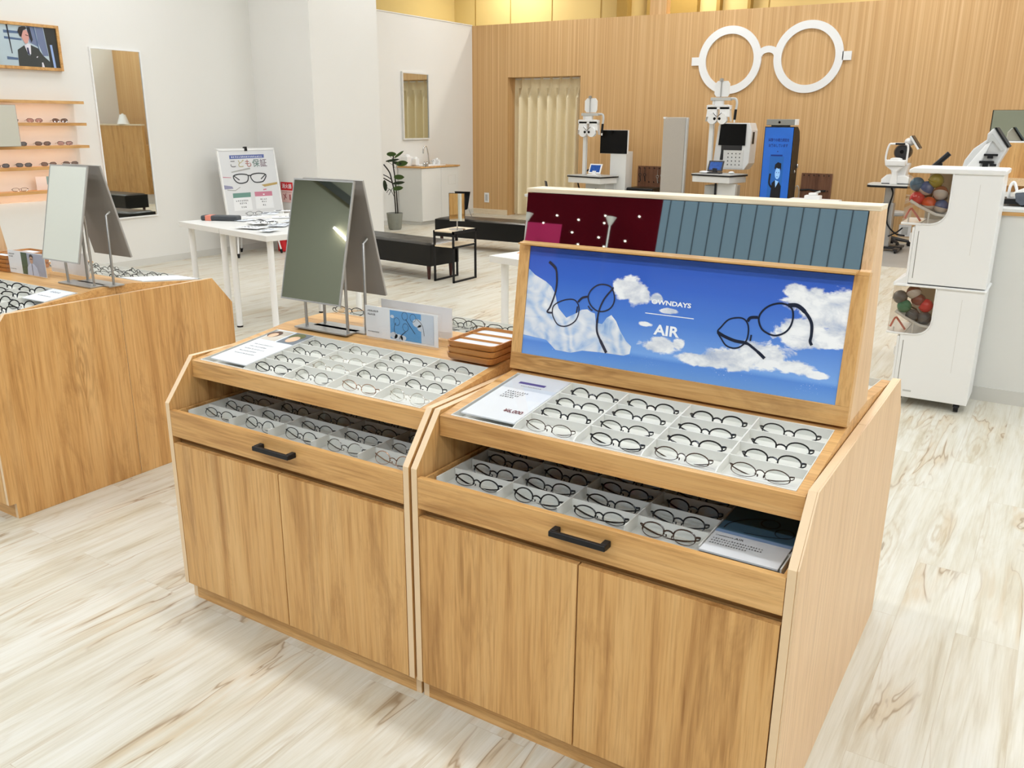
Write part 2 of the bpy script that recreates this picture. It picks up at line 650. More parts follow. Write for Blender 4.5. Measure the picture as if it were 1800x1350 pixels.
# left wall, the square pillar and the recess with the basin
wl = MB().box(-7.75, -7.45, -4.0, 6.24, 0, CEIL)
struct(wl.build('wall_left', white_paint))
struct(MB().box(-9.0, -6.45, 6.24, 7.44, 0, CEIL).build('wall_pillar', white_paint))
struct(MB().box(-7.98, -7.80, 7.44, 11.5, 0, 3.17).box(-7.99, -7.79, 7.44, 11.5, 3.17, 3.185).build('wall_recess', white_paint))
# back wall of pinstriped veneer with the curtained opening
wbk = MB()
wbk.box(-7.80, -7.06, 11.5, 11.76, 0, 3.17).box(-7.06, -5.66, 11.5, 11.76, 2.32, 3.17).box(-5.66, 3.2, 11.5, 11.76, 0, 3.17)
struct(wbk.build('wall_back', strip_m))
post = struct(MB().box(-4.52, -4.25, 11.55, 11.7, 3.17, CEIL).build('trim_post', strip_m))
struct(MB().box(3.14, 3.30, 5.0, 11.5, 0, CEIL).build('wall_right', white_paint))
struct(MB().box(6.2, 6.35, -8.2, 5.2, 0, 5.6).box(3.30, 6.2, 5.0, 5.2, 0, 5.6).build('wall_mall_right', white_paint))
struct(MB().box(-7.05, -5.67, 12.3, 12.36, 0, 2.6).build('wall_behind_curtain', wall_beige_dark))
wo = MB()
wo.box(-9.6, 3.3, 13.2, 13.4, 0, CEIL).box(-9.6, -9.4, 7.4, 13.2, 0, CEIL)
struct(wo.build('wall_outer', wall_beige))
wr = MB()
for x in (-8.9, -8.1, -7.2, -6.2, -3.2):
    wr.box(x, x + 0.012, 13.19, 13.2, 3.0, CEIL)
struct(wr.build('trim_seams', wall_beige_dark))
wc = MB().box(-5.80, -5.60, 13.02, 13.2, 3.0, CEIL).box(-5.25, -4.35, 13.06, 13.2, 3.0, CEIL).box(-4.02, -3.96, 13.06, 13.2, 3.0, CEIL).box(-3.50, -3.45, 13.06, 13.2, 3.0, CEIL)
struct(wc.build('trim_recesses', wall_beige_dark))
bb = MB()
bb.box(-7.45, -7.438, -4.0, 6.24, 0, 0.075).box(-7.45, -6.45, 6.228, 6.24, 0, 0.075).box(-6.45, -6.438, 6.228, 7.44, 0, 0.075)
struct(bb.build('baseboard_left', base_white))
struct(MB().box(-7.80, -7.788, 7.44, 11.5, 0, 0.075).build('baseboard_recess', base_white))
struct(MB().box(-7.80, -7.06, 11.488, 11.5, 0, 0.09).box(-5.66, 3.14, 11.488, 11.5, 0, 0.09).build('baseboard_back', oak_cap))

# the mall across the aisle behind the camera, which the tilted mirrors show
rw = MB()
rw.box(-11, -6.6, -8.2, -8.0, 0, 5.6, 0)
rw.box(-6.6, -3.15, -8.2, -8.0, 0, 5.6, 1)
rw.box(-3.15, 4, -8.2, -8.0, 2.15, 5.6, 2)
rw.box(-3.15, 4, -8.2, -8.0, 0, 2.15, 0)
rw.box(-6.55, -4.6, -8.0, -7.99, 0, 2.62, 3)  # patch of magenta light, painted as a flat panel
x = -3.05
while x < 4:
    rw.box(x, x + 0.014, -8.0, -7.996, 2.15, 5.6, 4)
    x += 0.19
struct(rw.build('wall_mall', [olive_m, burgundy, slate_m, magenta_light, slate_gap]))
struct(MB().box(-11.2, 6, -8.2, -4.4, 5.6, 5.7).build('ceiling_mall', olive_m))
for lx in (-9.0, -5.6, -2.2, 1.2, 4.6):  # added lamps that brighten the mall walls for the mirrors
    lt = thing('ceiling_light', 'ceiling light added to brighten the aisle behind the camera, met only in the mirrors', 'ceiling light', (lx, -5.6, 5.6), group='added aisle ceiling lights')
    MB().box(-0.5, 0.5, -0.1, 0.1, -0.05, 0).build('housing', plastic_white, lt)
    ld = bpy.data.lights.new('lamp', 'AREA')
    ld.shape = 'RECTANGLE'
    ld.size, ld.size_y, ld.energy, ld.color = 0.9, 0.2, 75, LAMP_C[:3]
    lo_ = bpy.data.objects.new('lamp', ld)
    COL.objects.link(lo_)
    lo_.parent = lt
    lo_.location = (0, 0, -0.06)
struct(MB().box(-11.2, -11, -8, -4, 0, 5.6).box(-11.2, -7.75, -4.2, -4.0, 0, 5.6).build('wall_mall_side', olive_m))

# ceiling lamps
k = 0
for ix, lx in enumerate((-6.2, -3.4, -0.6, 2.2, 5.0)):  # last column added, stronger, to brighten the oak end panel
    for iy, ly in enumerate((-2.6, 0.7, 4.0, 7.2, 10.3)):  # last row added to brighten the basin recess and back wall
        lt = thing('ceiling_light', 'flat white ceiling light panel over the shop floor, out of sight from the display', 'ceiling light', (lx, ly, CEIL), group='ceiling lights')
        MB().box(-0.62, 0.62, -0.16, 0.16, -0.04, 0).build('housing', plastic_white, lt)
        MB().box(-0.60, 0.60, -0.14, 0.14, -0.045, -0.04).build('diffuser', lamp_glow, lt)
        ld = bpy.data.lights.new('lamp', 'AREA')
        ld.shape = 'RECTANGLE'
        ld.size, ld.size_y = 1.2, 0.28
        ld.energy = LAMP_W * (1.7 if lx > 4 else 1.0)
        ld.color = LAMP_C[:3]
        lo_ = bpy.data.objects.new('lamp', ld)
        COL.objects.link(lo_)
        lo_.parent = lt
        lo_.location = (0, 0, -0.06)
for lx, ly in ((-4.3, 12.4), (-7.8, 12.4), (-0.8, 12.4)):
    lt = thing('ceiling_light', 'warm ceiling light behind the tall back wall', 'ceiling light', (lx, ly, CEIL), group='lights behind the back wall')
    MB().box(-0.5, 0.5, -0.1, 0.1, -0.04, 0).build('housing', plastic_white, lt)
    ld = bpy.data.lights.new('lamp', 'AREA')
    ld.shape = 'RECTANGLE'
    ld.size, ld.size_y, ld.energy, ld.color = 0.9, 0.2, 50, (1.0, 0.95, 0.86)
    lo_ = bpy.data.objects.new('lamp', ld)
    COL.objects.link(lo_)
    lo_.parent = lt
    lo_.location = (0, 0, -0.05)
# mall lamps: two tall uplights, small downlights and a tube seen only in the mirrors
for lx, hz in ((-3.72, 2.72), (-5.0, 2.70)):
    lp = thing('floor_lamp', 'tall white uplight before the burgundy wall, seen in the display mirror', 'lamp', (lx, -7.7, 0), group='uplights across the aisle')
    MB().tube([(0, 0, 0.02), (0, 0, hz - 0.1)], 0.012).build('pole', plastic_white, lp)
    MB().lathe([(0.15, 0), (0.15, 0.02), (0.02, 0.03)]).build('base', plastic_white, lp)
    MB().lathe([(0.02, hz - 0.11), (0.075, hz)], 16).build('shade', lamp_glow if False else plastic_white, lp)
DL = [(-5.15, 2.72), (-4.9, 2.62), (-4.7, 2.74), (-4.35, 2.70), (-4.42, 2.52), (-3.95, 2.78), (-3.95, 2.68), (-3.45, 2.80), (-4.0, 2.48), (-3.6, 2.46), (-4.3, 2.36), (-3.9, 2.36)]
for lx, lz in DL:
    d = MB()
    d.M = Matrix.Translation((0, 0, 0)) @ Matrix.Rotation(PI / 2, 4, 'X')
    d.lathe([(0.012, 0), (0.012, 0.02)], 10)
    o = d.build('spotlight', spot_glow, loc=(lx, -7.98, lz))
    tag(o, 'small white spotlight on the burgundy wall, seen only in the display mirror', 'spotlight', 'spotlights across the aisle')
tb = MB().box(-0.22, 0.22, -0.018, 0.018, -0.018, 0.018).build('tube_light', lamp_glow, loc=(-8.9, -7.95, 3.95), rot=(0, 0.5, 0))
tag(tb, 'white tube light across the aisle, a bright dash in the tabletop mirror', 'light')
dk = MB().box(-1.3, 1.3, -0.06, 0.06, -0.06, 0.06).build('trim_beam', plain('beam_grey', (78, 80, 74), 0.7), loc=(-9.35, -7.9, 4.75), rot=(0, 0.42, 0))
struct(dk)

# ---------------------------------------------------------------- eyeglasses
def lens_shape(style):
    pts = []
    n = 26
    for i in range(n):
        a = 2 * PI * i / n
        c, s_ = math.cos(a), math.sin(a)
        if style == 'round':
            x, z = 0.0245 * c, 0.0192 * s_
        elif style == 'boston':
            k = 1.0 + 0.10 * s_
            x, z = 0.0245 * c * k, 0.0180 * math.copysign(abs(s_) ** 0.9, s_)
        elif style == 'square':
            x, z = 0.0262 * math.copysign(abs(c) ** 0.55, c), 0.0165 * math.copysign(abs(s_) ** 0.6, s_)
        elif style == 'oval':
            x, z = 0.0265 * c, 0.0155 * s_
        else:   # cat
            x, z = 0.0275 * math.copysign(abs(c) ** 0.8, c), 0.0200 * math.copysign(abs(s_) ** 0.75, s_) + 0.004 * max(0, c) * max(0, s_)
        if z < 0 and style != 'square':
            z = -(abs(z) ** 0.86) * (0.0192 ** 0.14) * 0.74
        pts.append((x, z))
    return pts


GL = {}


def glasses_meshes(style, thick, fm, lm, spread=False):
    key = (style, thick, fm.name, lm.name, spread)
    if key in GL:
        return GL[key]
    sh = lens_shape(style)
    cx, cz = 0.0355, 0.0165
    rim, lenses = MB(), []
    for sd in (-1, 1):
        loop = [(sd * (cx + px), 0.0025 * (px / 0.026) ** 2, cz + pz) for px, pz in sh]
        rr_ = [thick * (1.0 if p[1] > -0.004 else 0.5) for p in sh]
        rim.tube(loop, [(a_, a_ * 1.2) for a_ in rr_], 6, True, flat=(0, 1, 0))
        ln = MB()
        c0 = ln.P((sd * cx, 0, cz))
        ring = [ln.P((sd * (cx + px), 0.0025 * (px / 0.026) ** 2, cz + pz)) for px, pz in sh]
        for k in range(len(ring)):
            ln.face([c0, ring[k], ring[(k + 1) % len(ring)]])
        lenses.append(ln.mesh('lens', lm, True))
        xe = cx + max(p[0] for p in sh)
        rim.tube([(sd * (xe - 0.002), 0.003, 0.0235), (sd * (xe + 0.004), 0.004, 0.0245), (sd * 0.0675, 0.008, 0.0245)], thick * 1.5, 6)
        rim.tube([(sd * (cx - 0.0235), 0.001, 0.016), (sd * 0.0075, 0.007, 0.014)], 0.0007, 5)
        rim.ball((sd * 0.0065, 0.0075, 0.0125), (0.0016, 0.001, 0.0034), 6, 5)
    xi = cx - max(p[0] for p in sh)
    rim.tube([(-xi - 0.001, 0, 0.0200), (-xi * 0.5, -0.001, 0.0238), (0, -0.0015, 0.0248), (xi * 0.5, -0.001, 0.0238), (xi + 0.001, 0, 0.0200)], thick * 1.15, 6)
    temples = []
    for sd in (-1, 1):
        tm = MB()
        if spread:
            pts = [(sd * 0.0675, 0.008, 0.0245), (sd * 0.068, 0.05, 0.0245), (sd * 0.067, 0.105, 0.0235), (sd * 0.064, 0.135, 0.010)]
        else:
            y = 0.0135 if sd > 0 else 0.0185
            pts = [(sd * 0.0675, 0.008, 0.0245), (sd * 0.063, y, 0.018), (sd * 0.03, y + 0.003, 0.009), (-sd * 0.03, y + 0.004, 0.004), (-sd * 0.060, y + 0.004, 0.003)]
        tm.tube(smoothline(pts, sub=3), [(thick * 1.35, thick * 0.8)] * (3 * (len(pts) - 1) + 1), 6)
        temples.append(tm.mesh('temple', fm, True))
    GL[key] = (rim.mesh('frame', fm, True), lenses, temples)
    return GL[key]


def make_glasses(name, style, thick, fm, lm, label, cat, loc, rot, group, spread=False):
    f, ls, ts = glasses_meshes(style, thick, fm, lm, spread)
    r = bpy.data.objects.new(name, None)
    r.empty_display_size = 0.03
    COL.objects.link(r)
    r.location = loc
    r.rotation_euler = rot
    r.scale = (1.08, 1.08, 1.08)
    tag(r, label, cat, group)
    for nm, me in [('frame', f), ('lens', ls[0]), ('lens', ls[1]), ('temple', ts[0]), ('temple', ts[1])]:
        o = bpy.data.objects.new(nm, me)
        COL.objects.link(o)
        o.parent = r
    return r


# ---------------------------------------------------------------- display cabinets
TX = (0.05, 0.235, 0.4105, 0.5905, 0.7725, 0.9555)
TY = (0.145, 0.219, 0.294, 0.370, 0.447)
tz = lambda y: 0.840 + 0.106 * (y - 0.108)
DY = (0.055, 0.13, 0.21, 0.29, 0.37, 0.45)
DEPTH = 0.024


def cabinet(loc, rz, label, drawer=True, card_low=True, hidden=False):
    t = thing('display_cabinet', label, 'display cabinet', loc, rz, 'oak display cabinets')
    prof = [(0.03, 0), (0.03, 0.068), (0, 0.068), (0, 0.715), (0.108, 0.85), (0.607, 0.85), (0.607, 0)]
    for a, b in ((0.0, 0.0194), (0.9806, 1.0)):
        MB().prism(prof, 0, a, b, 0, 1).build('side_panel', [oak_z, edge_band], t, bevel=0.0012)
    MB().box(0.0194, 0.9806, 0.03, 0.05, 0.0, 0.066).build('toe_kick', oak_x, t)
    MB().box(0.0194, 0.9806, 0.585, 0.605, 0.0, 0.79).build('back_panel', oak_z, t)
    MB().box(0.0194, 0.9806, 0.032, 0.58, 0.572, 0.612).build('rail', oak_x, t)
    for a, b in ((0.0222, 0.4980), (0.5020, 0.9778)):
        MB().box(a, b, 0, 0.018, 0.0684, 0.581).build('door', oak_z, t, bevel=0.0012)
    if not hidden:
        d = MB().box(0.0205, 0.9795, 0, 0.018, 0.6054, 0.6928)
        d.box(0.026, 0.032, 0.018, 0.55, 0.62, 0.688).box(0.968, 0.974, 0.018, 0.55, 0.62, 0.688).box(0.026, 0.974, 0.018, 0.55, 0.62, 0.63)
        dr = d.build('drawer', oak_x, t, bevel=0.001)
        h = MB()
        h.prism([(0.436, -0.034), (0.584, -0.034), (0.584, -0.022), (0.572, -0.022), (0.448, -0.022), (0.436, -0.022)], 2, 0.653, 0.667)
        h.box(0.436, 0.452, -0.026, 0, 0.652, 0.668).box(0.568, 0.584, -0.026, 0, 0.652, 0.668)
        h.build('handle', black_metal, dr, bevel=0.002)
        tr = MB().box(0.036, 0.964, 0.022, 0.545, 0.650, 0.655)
        tr.box(0.045, 0.0485, 0.05, 0.54, 0.655, 0.684).box(0.954, 0.9575, 0.05, 0.54, 0.655, 0.684)
        for x in TX[1:-1]:
            tr.box(x - 0.0015, x + 0.0015, 0.055, 0.54, 0.655, 0.686)
        for y in DY[1:]:
            tr.box(0.05, 0.955, y - 0.0014, y + 0.0014, 0.655, 0.683)
        tr.build('drawer_tray', tray_white, dr)
        MB().box(0.04, 0.96, 0.024, 0.028, 0.655, 0.686).build('clear_lip', acrylic_soft, dr)
    # sloping top with its recessed tray
    tp = MB()
    tp.prism([(0.101, 0.781), (0.101, 0.836), (0.108, 0.8395), (0.112, 0.8395), (0.112, 0.781)], 0, 0.0215, 0.9785)
    tp.box(0.0215, 0.9785, 0.10, 0.58, 0.781, 0.788)
    for a, b in ((0.0215, 0.0495), (0.956, 0.9785)):
        tp.prism([(0.1121, 0.788), (0.1121, 0.8398), (0.447, 0.8762), (0.447, 0.788)], 0, a, b)
    tp.prism([(0.447, 0.788), (0.447, 0.8762), (0.52, 0.886), (0.607, 0.886), (0.607, 0.788)], 0, 0.0215, 0.9785)
    tp.build('tray_top', oak_x, t)
    g = MB()
    q = lambda y, o: (y, tz(y) + o)
    g.prism([q(0.112, -DEPTH), q(0.447, -DEPTH), q(0.447, -DEPTH - 0.004), q(0.112, -DEPTH - 0.004)], 0, 0.05, 0.9555)
    g.prism([q(0.112, -DEPTH), q(0.112, 0.001), q(0.1155, 0.001), q(0.1155, -DEPTH)], 0, 0.05, 0.9555)
    g.prism([q(0.4435, -DEPTH), q(0.4435, 0.001), q(0.447, 0.001), q(0.447, -DEPTH)], 0, 0.05, 0.9555)
    for x in TX:
        g.prism([q(0.1155, -DEPTH), q(0.1155, -0.012 if x not in (TX[0], TX[-1]) else 0.001), q(TY[0], 0.0), q(0.4435, 0.0), q(0.4435, -DEPTH)], 0,
                x - (0 if x == TX[0] else 0.0017), x + (0 if x == TX[-1] else 0.0017))
    for y in TY[1:-1]:
        xs = (TX[1], TX[-1]) if card_low else (TX[0], TX[-2])
        g.prism([q(y - 0.0013, -DEPTH), q(y - 0.0015, -0.001), q(y + 0.0015, -0.001), q(y + 0.0013, -DEPTH)], 0, *xs)
    g.build('glasses_tray', tray_white, t)
    return t


P_ = 1.0084
cabA = cabinet((0, 0, 0), 0, 'oak cabinet with two doors and an open drawer under the big sky poster')
MB().prism([(0.002, 0.0), (0.002, 0.715), (0.108, 0.8505), (1.108, 0.8505), (1.214, 0.715), (1.214, 0.0)], 0, 1.0003, 1.004, 0, 1).build('end_panel', [oak_lit_z, edge_band], cabA)  # light from the open side is painted into this laminate
cabB = cabinet((-P_, 0, 0), 0, 'oak cabinet with open drawer under the double tabletop mirror and wooden trays')
cabinet((1.0, 1.216, 0), PI, 'oak cabinet standing back to back behind the sky poster cabinet', hidden=True)
cabinet((1.0 - P_, 1.216, 0), PI, 'oak cabinet standing back to back behind the tabletop mirror cabinet', hidden=True)
LX = -3.118
cabinet((LX, 0.0, 0), 0, 'oak cabinet at the near end of the far island, its broad end panel showing', card_low=False)
cabinet((LX + 1.0, 1.216, 0), PI, 'oak cabinet at the back of the far island beside the white tables', hidden=True)
cabinet((LX - P_, 0.0, 0), 0, 'oak cabinet of the far island carrying the second picture stand', card_low=False)
cabinet((LX - P_ + 1.0, 1.216, 0), PI, 'oak cabinet of the far island behind the second picture stand', hidden=True)

ROW = ['front row', 'second row', 'third row', 'back row']
NTH = ['first', 'second', 'third', 'fourth', 'fifth']
TILT = math.radians(-22)


def zt(y):
    return tz(y) - DEPTH


def word(style, fm):
    c = {'black_acetate': 'black', 'brown_acetate': 'dark brown', 'silver_wire': 'thin grey wire', 'rose_gold_wire': 'thin copper wire', 'clear_acetate': 'clear'}[fm.name]
    s_ = {'round': 'round', 'boston': 'rounded', 'square': 'squarish', 'oval': 'oval', 'cat': 'cat-eye'}[style]
    return c + ' ' + s_


# top tray under the sky poster: four columns by four rows
A_top = [  # per column from the card: rows front to back
    [('oval', brown_frame, .0009), ('square', black_frame, .0016), ('boston', black_frame, .0016), ('round', black_frame, .0018)],
    [('oval', black_frame, .0016), ('oval', black_frame, .0013), ('boston', black_frame, .0016), ('boston', black_frame, .0017)],
    [('oval', brown_frame, .0012), ('oval', black_frame, .0017), ('oval', black_frame, .0016), ('boston', black_frame, .0018)],
    [('oval', brown_frame, .0011), ('boston', black_frame, .0016), ('boston', black_frame, .0016), ('boston', black_frame, .0015)],
]
for c, colm in enumerate(A_top):
    for r, (st, fm, th) in enumerate(colm):
        y = TY[r] + 0.013 + rnd.uniform(-.003, .003)
        make_glasses('eyeglasses', st, th, fm, lens_clear,
                     f'{word(st, fm)} eyeglasses, {ROW[r]}, {NTH[c]} column from the card, sky poster tray', 'eyeglasses',
                     ((TX[c + 1] + TX[c + 2]) / 2 + rnd.uniform(-.006, .006), y, zt(y) + 0.001), (TILT + rnd.uniform(-.08, .04), 0, rnd.uniform(-.05, .05)), 'eyeglasses in the tray under the sky poster')
B_top = [
    [('oval', black_frame, .0013), ('oval', black_frame, .0011), ('oval', black_frame, .0010), ('oval', black_frame, .0011)],
    [('round', silver_frame, .0010), ('round', clear_frame, .0012), ('oval', clear_frame, .0010), ('round', silver_frame, .0009)],
    [('oval', gold_frame, .0009), ('round', black_frame, .0011), ('boston', silver_frame, .0010), ('boston', black_frame, .0011)],
    [('round', clear_frame, .0009), ('round', black_frame, .0011), ('round', silver_frame, .0010), ('round', black_frame, .0011)],
]
for c, colm in enumerate(B_top):
    for r, (st, fm, th) in enumerate(colm):
        y = TY[r] + 0.013 + rnd.uniform(-.003, .003)
        make_glasses('eyeglasses', st, th, fm, lens_clear,
                     f'{word(st, fm)} eyeglasses, {ROW[r]}, {NTH[c]} column from the leaflet, tabletop mirror tray', 'eyeglasses',
                     (-P_ + (TX[c + 1] + TX[c + 2]) / 2 + rnd.uniform(-.006, .006), y, zt(y) + 0.001), (TILT + rnd.uniform(-.08, .04), 0, rnd.uniform(-.07, .07)), 'eyeglasses in the tray beside the tabletop mirror')
for c in range(4):
    for r in range(4):
        st = rnd.choice(['boston', 'boston', 'oval', 'round'])
        fm = black_frame if (c, r) != (3, 0) else brown_frame
        y = DY[r] + 0.032
        make_glasses('eyeglasses', st, .0016, fm, lens_clear,
                     f'{word(st, fm)} eyeglasses, {ROW[r]}, {NTH[c]} column, drawer under sky poster', 'eyeglasses',
                     ((TX[c] + TX[c + 1]) / 2 + rnd.uniform(-.005, .005), y, 0.6555), (TILT + rnd.uniform(-.08, .04), 0, rnd.uniform(-.05, .05)), 'eyeglasses in the drawer under the sky poster')
for c in range(5):
    for r in range(4):
        st = rnd.choice(['round', 'boston', 'oval', 'round'])
        fm = black_frame if c < 4 and rnd.random() < 0.7 else (gold_frame if c == 4 and r == 0 else silver_frame)
        y = DY[r] + 0.032
        make_glasses('eyeglasses', st, .0011, fm, lens_clear,
                     f'{word(st, fm)} eyeglasses, {ROW[r]}, {NTH[c]} column from outer end, drawer below tabletop mirror', 'eyeglasses',
                     (-P_ + (TX[c] + TX[c + 1]) / 2 + rnd.uniform(-.006, .006), y, 0.6555), (TILT + rnd.uniform(-.08, .04), 0, rnd.uniform(-.07, .07)), 'eyeglasses in the drawer below the tabletop mirror')
# the far island: near tray (card in the column by its end panel) and the tray on its other side
for c in range(5):
    for r in range(4):
        if (c == 0 and r < 1) or (c == 4 and r > 1):
            continue
        st = rnd.choice(['boston', 'round', 'square'])
        y = TY[r] + 0.02
        make_glasses('eyeglasses', st, .0021, black_frame, lens_clear,
                     f'thick {word(st, black_frame)} eyeglasses, {ROW[r]}, {NTH[4 - c]} column from end panel, far island tray', 'eyeglasses',
                     (LX + (TX[c] + TX[c + 1]) / 2 + 0.01, y, zt(y) + 0.001), (TILT, 0, rnd.uniform(.28, .42)), 'eyeglasses in the near tray of the far island')
for c in range(4):
    for r in range(4):
        st = rnd.choice(['boston', 'round', 'oval', 'square'])
        fm = rnd.choice([black_frame, black_frame, silver_frame, brown_frame])
        y = TY[r] + 0.016
        make_glasses('eyeglasses', st, .0014, fm, lens_clear,
                     f'{word(st, fm)} eyeglasses, {ROW[r]}, {NTH[c]} column, tray beyond far island mirror', 'eyeglasses',
                     (LX + 1.0 - (TX[c + 1] + TX[c + 2]) / 2, 1.216 - y, zt(y) + 0.001), (TILT, 0, PI + rnd.uniform(-.3, .3)), 'eyeglasses in the back tray of the far island')
# trays on the other side of the near island: only those that peep over the ridge
for x, y, st, fm, lab in ((-0.93, 0.80, 'oval', black_frame, 'black oval eyeglasses peeping over the ridge beside the tabletop mirror'),
                      (-0.45, 0.865, 'round', black_frame, 'black round eyeglasses behind the clear picture blocks'),
                      (-0.30, 0.83, 'oval', silver_frame, 'grey wire eyeglasses behind the stack of wooden trays'),
                      (-0.28, 0.90, 'square', black_frame, 'thick black eyeglasses behind the wooden trays, next to the poster stand'),
                      (-0.46, 0.93, 'square', silver_frame, 'grey squarish eyeglasses in the back tray past the clear picture blocks')):
    make_glasses('eyeglasses', st, .0013, fm, lens_clear, lab, 'eyeglasses', (x, y, zt(1.216 - y) + 0.02), (TILT, 0, PI + 0.1), 'eyeglasses in the trays behind the ridge')


def card(name, label, cat, x0, x1, y0, y1, slope=True, z=None, base=paper):
    """a leaflet lying on a tray, local XY on the slope, z up"""
    a = math.atan(0.106) if slope else 0.0
    o = MB().box(0, x1 - x0, 0, (y1 - y0) / math.cos(a), -0.004, 0).build(name, base)
    o.location = (x0, y0, (tz(y0) + 0.003) if z is None else z)
    o.rotation_euler = (a, 0, 0)
    return tag(o, label, cat)


# price card beside the sky poster cabinet tray
cw = 0.166
pc = card('price_card', 'white price card with violet heading in the tray under the sky poster', 'card', 0.067, 0.067 + cw, 0.135, 0.44)
m = MB()
rect(m, 0.0, cw, 0.20, 0.306, 0.0004, 0)
m.build('photo_band', plain('card_grey', (208, 212, 216), 0.6, var=0.0), pc)
m = MB()
rect(m, 0.032, 0.118, 0.238, 0.252, 0.0008)
m.build('heading', ink_navy, pc)
m = MB()
for i in range(4):
    dashes(m, 0.034, 0.105 - 0.008 * i, 0.176 - 0.013 * i, 0.007, 0.0008, 0, i)
dashes(m, 0.05, 0.12, 0.222, 0.005, 0.0008, 0, 9)
m.build('small_print', ink, pc)
lettering('¥6,000', 0.026, 0.098, 0.052, 0.0008, ink_wine, pc, name='price', fit=0.058, bold=0.02)
MB().box(-0.002, cw + 0.002, -0.002, 0.308, 0.0012, 0.0022).build('clear_cover', cover, pc)
# leaflet of the mirror cabinet
lf = card('leaflet', 'white leaflet with two small portraits in the tray beside the tabletop mirror', 'leaflet', -0.935, -0.935 + cw, 0.135, 0.44)
m = MB()
rect(m, 0, cw, 0.20, 0.306, 0.0004, 0)
rect(m, 0.004, 0.078, 0.206, 0.300, 0.0007, 1)
rect(m, 0.086, cw, 0.204, 0.306, 0.0007, 2)
flat(m, [(0.022 + 0.026 * math.cos(a), 0.262 + 0.03 * math.sin(a)) for a in [k * 0.45 for k in range(14)]], 0.001, 3)
flat(m, [(0.024 + 0.016 * math.cos(a), 0.252 + 0.022 * math.sin(a)) for a in [k * 0.45 for k in range(14)]], 0.0013, 4)
flat(m, [(0.120 + 0.03 * math.cos(a), 0.272 + 0.03 * math.sin(a)) for a in [k * 0.45 for k in range(14)]], 0.001, 5)
flat(m, [(0.124 + 0.022 * math.cos(a), 0.246 + 0.03 * math.sin(a)) for a in [k * 0.45 for k in range(14)]], 0.0013, 4)
m.build('portraits', [paper_cool, plain('photo_pale', (206, 196, 180), 0.6), plain('photo_grey', (110, 116, 122), 0.6), plain('hair_brown', (92, 58, 34), 0.6),
                      plain('skin_print', (226, 186, 150), 0.6), plain('foliage_print', (120, 124, 60), 0.6, var=0.3, vscale=120)], lf)
m = MB()
for i in range(5):
    dashes(m, 0.03, 0.125 - 0.01 * (i % 2), 0.16 - 0.022 * i, 0.006, 0.0008, 0, 20 + i)
m.build('small_print', ink, lf)
# leaflet lying in the open drawer
dl = card('leaflet', 'blue and white leaflet showing wire glasses, in the open drawer', 'leaflet', 0.776, 0.776 + 0.174, 0.045, 0.40, False, 0.684)
m = MB()
rect(m, 0, 0.174, 0.12, 0.355, 0.0004, 0)
rect(m, 0, 0.174, 0.105, 0.12, 0.0004, 1)
m.build('photo_band', [plain('print_teal', (92, 130, 152), 0.4, var=0.1), plain('print_sky', (150, 178, 214), 0.4)], dl)
m = MB()
ribbon(m, smoothline([(0.012, 0.13), (0.018, 0.165), (0.05, 0.205), (0.085, 0.225)]), 0.003, 0.0009)
for cx_, cy_ in ((0.10, 0.205), (0.142, 0.17)):
    ribbon(m, [(cx_ + 0.021 * math.cos(a), cy_ + 0.024 * math.sin(a)) for a in [k * PI / 10 for k in range(20)]], 0.0022, 0.0009, True)
ribbon(m, smoothline([(0.158, 0.155), (0.12, 0.138), (0.06, 0.128)]), 0.003, 0.0009)
m.build('printed_glasses', ink, dl)
lettering('AIR', 0.014, 0.052, 0.083, 0.0008, ink, dl, bold=0.002)
lettering('OWNDAYS', 0.008, 0.008, 0.084, 0.0008, ink, dl)
m = MB()
for i in range(3):
    dashes(m, 0.008, 0.128 - 0.03 * (i == 2), 0.066 - 0.012 * i, 0.006, 0.0008, 0, 40 + i, 0.0055)
m.build('small_print', ink, dl)
MB().box(-0.004, 0.177, -0.012, 0.35, 0.0015, 0.003).build('clear_cover', cover, dl)
# card of the far island
fc = card('price_card', 'white price card in the tray of the far island by its end panel', 'card', LX + 0.785, LX + 0.948, 0.30, 0.44)
m = MB()
rect(m, 0, 0.163, 0.08, 0.14, 0.0006, 0)
m.build('photo_band', paper_cool, fc)
m = MB()
dashes(m, 0.04, 0.12, 0.10, 0.016, 0.0012, 0, 61)
dashes(m, 0.03, 0.13, 0.05, 0.008, 0.0012, 0, 62)
m.build('small_print', ink_grey, fc)
for o, lab in ((card('price_card', 'white card lying on the far side tray near the table legs', 'card', 0, 0.166, 0.135, 0.44), 1),):
    o.location = (LX + 1.0 - 0.07, 1.216 - 0.135, tz(0.135) + 0.003)
    o.rotation_euler = (math.atan(0.106), 0, PI)

# ---------------------------------------------------------------- sky poster stand
PA = math.atan2(0.31, 0.045)


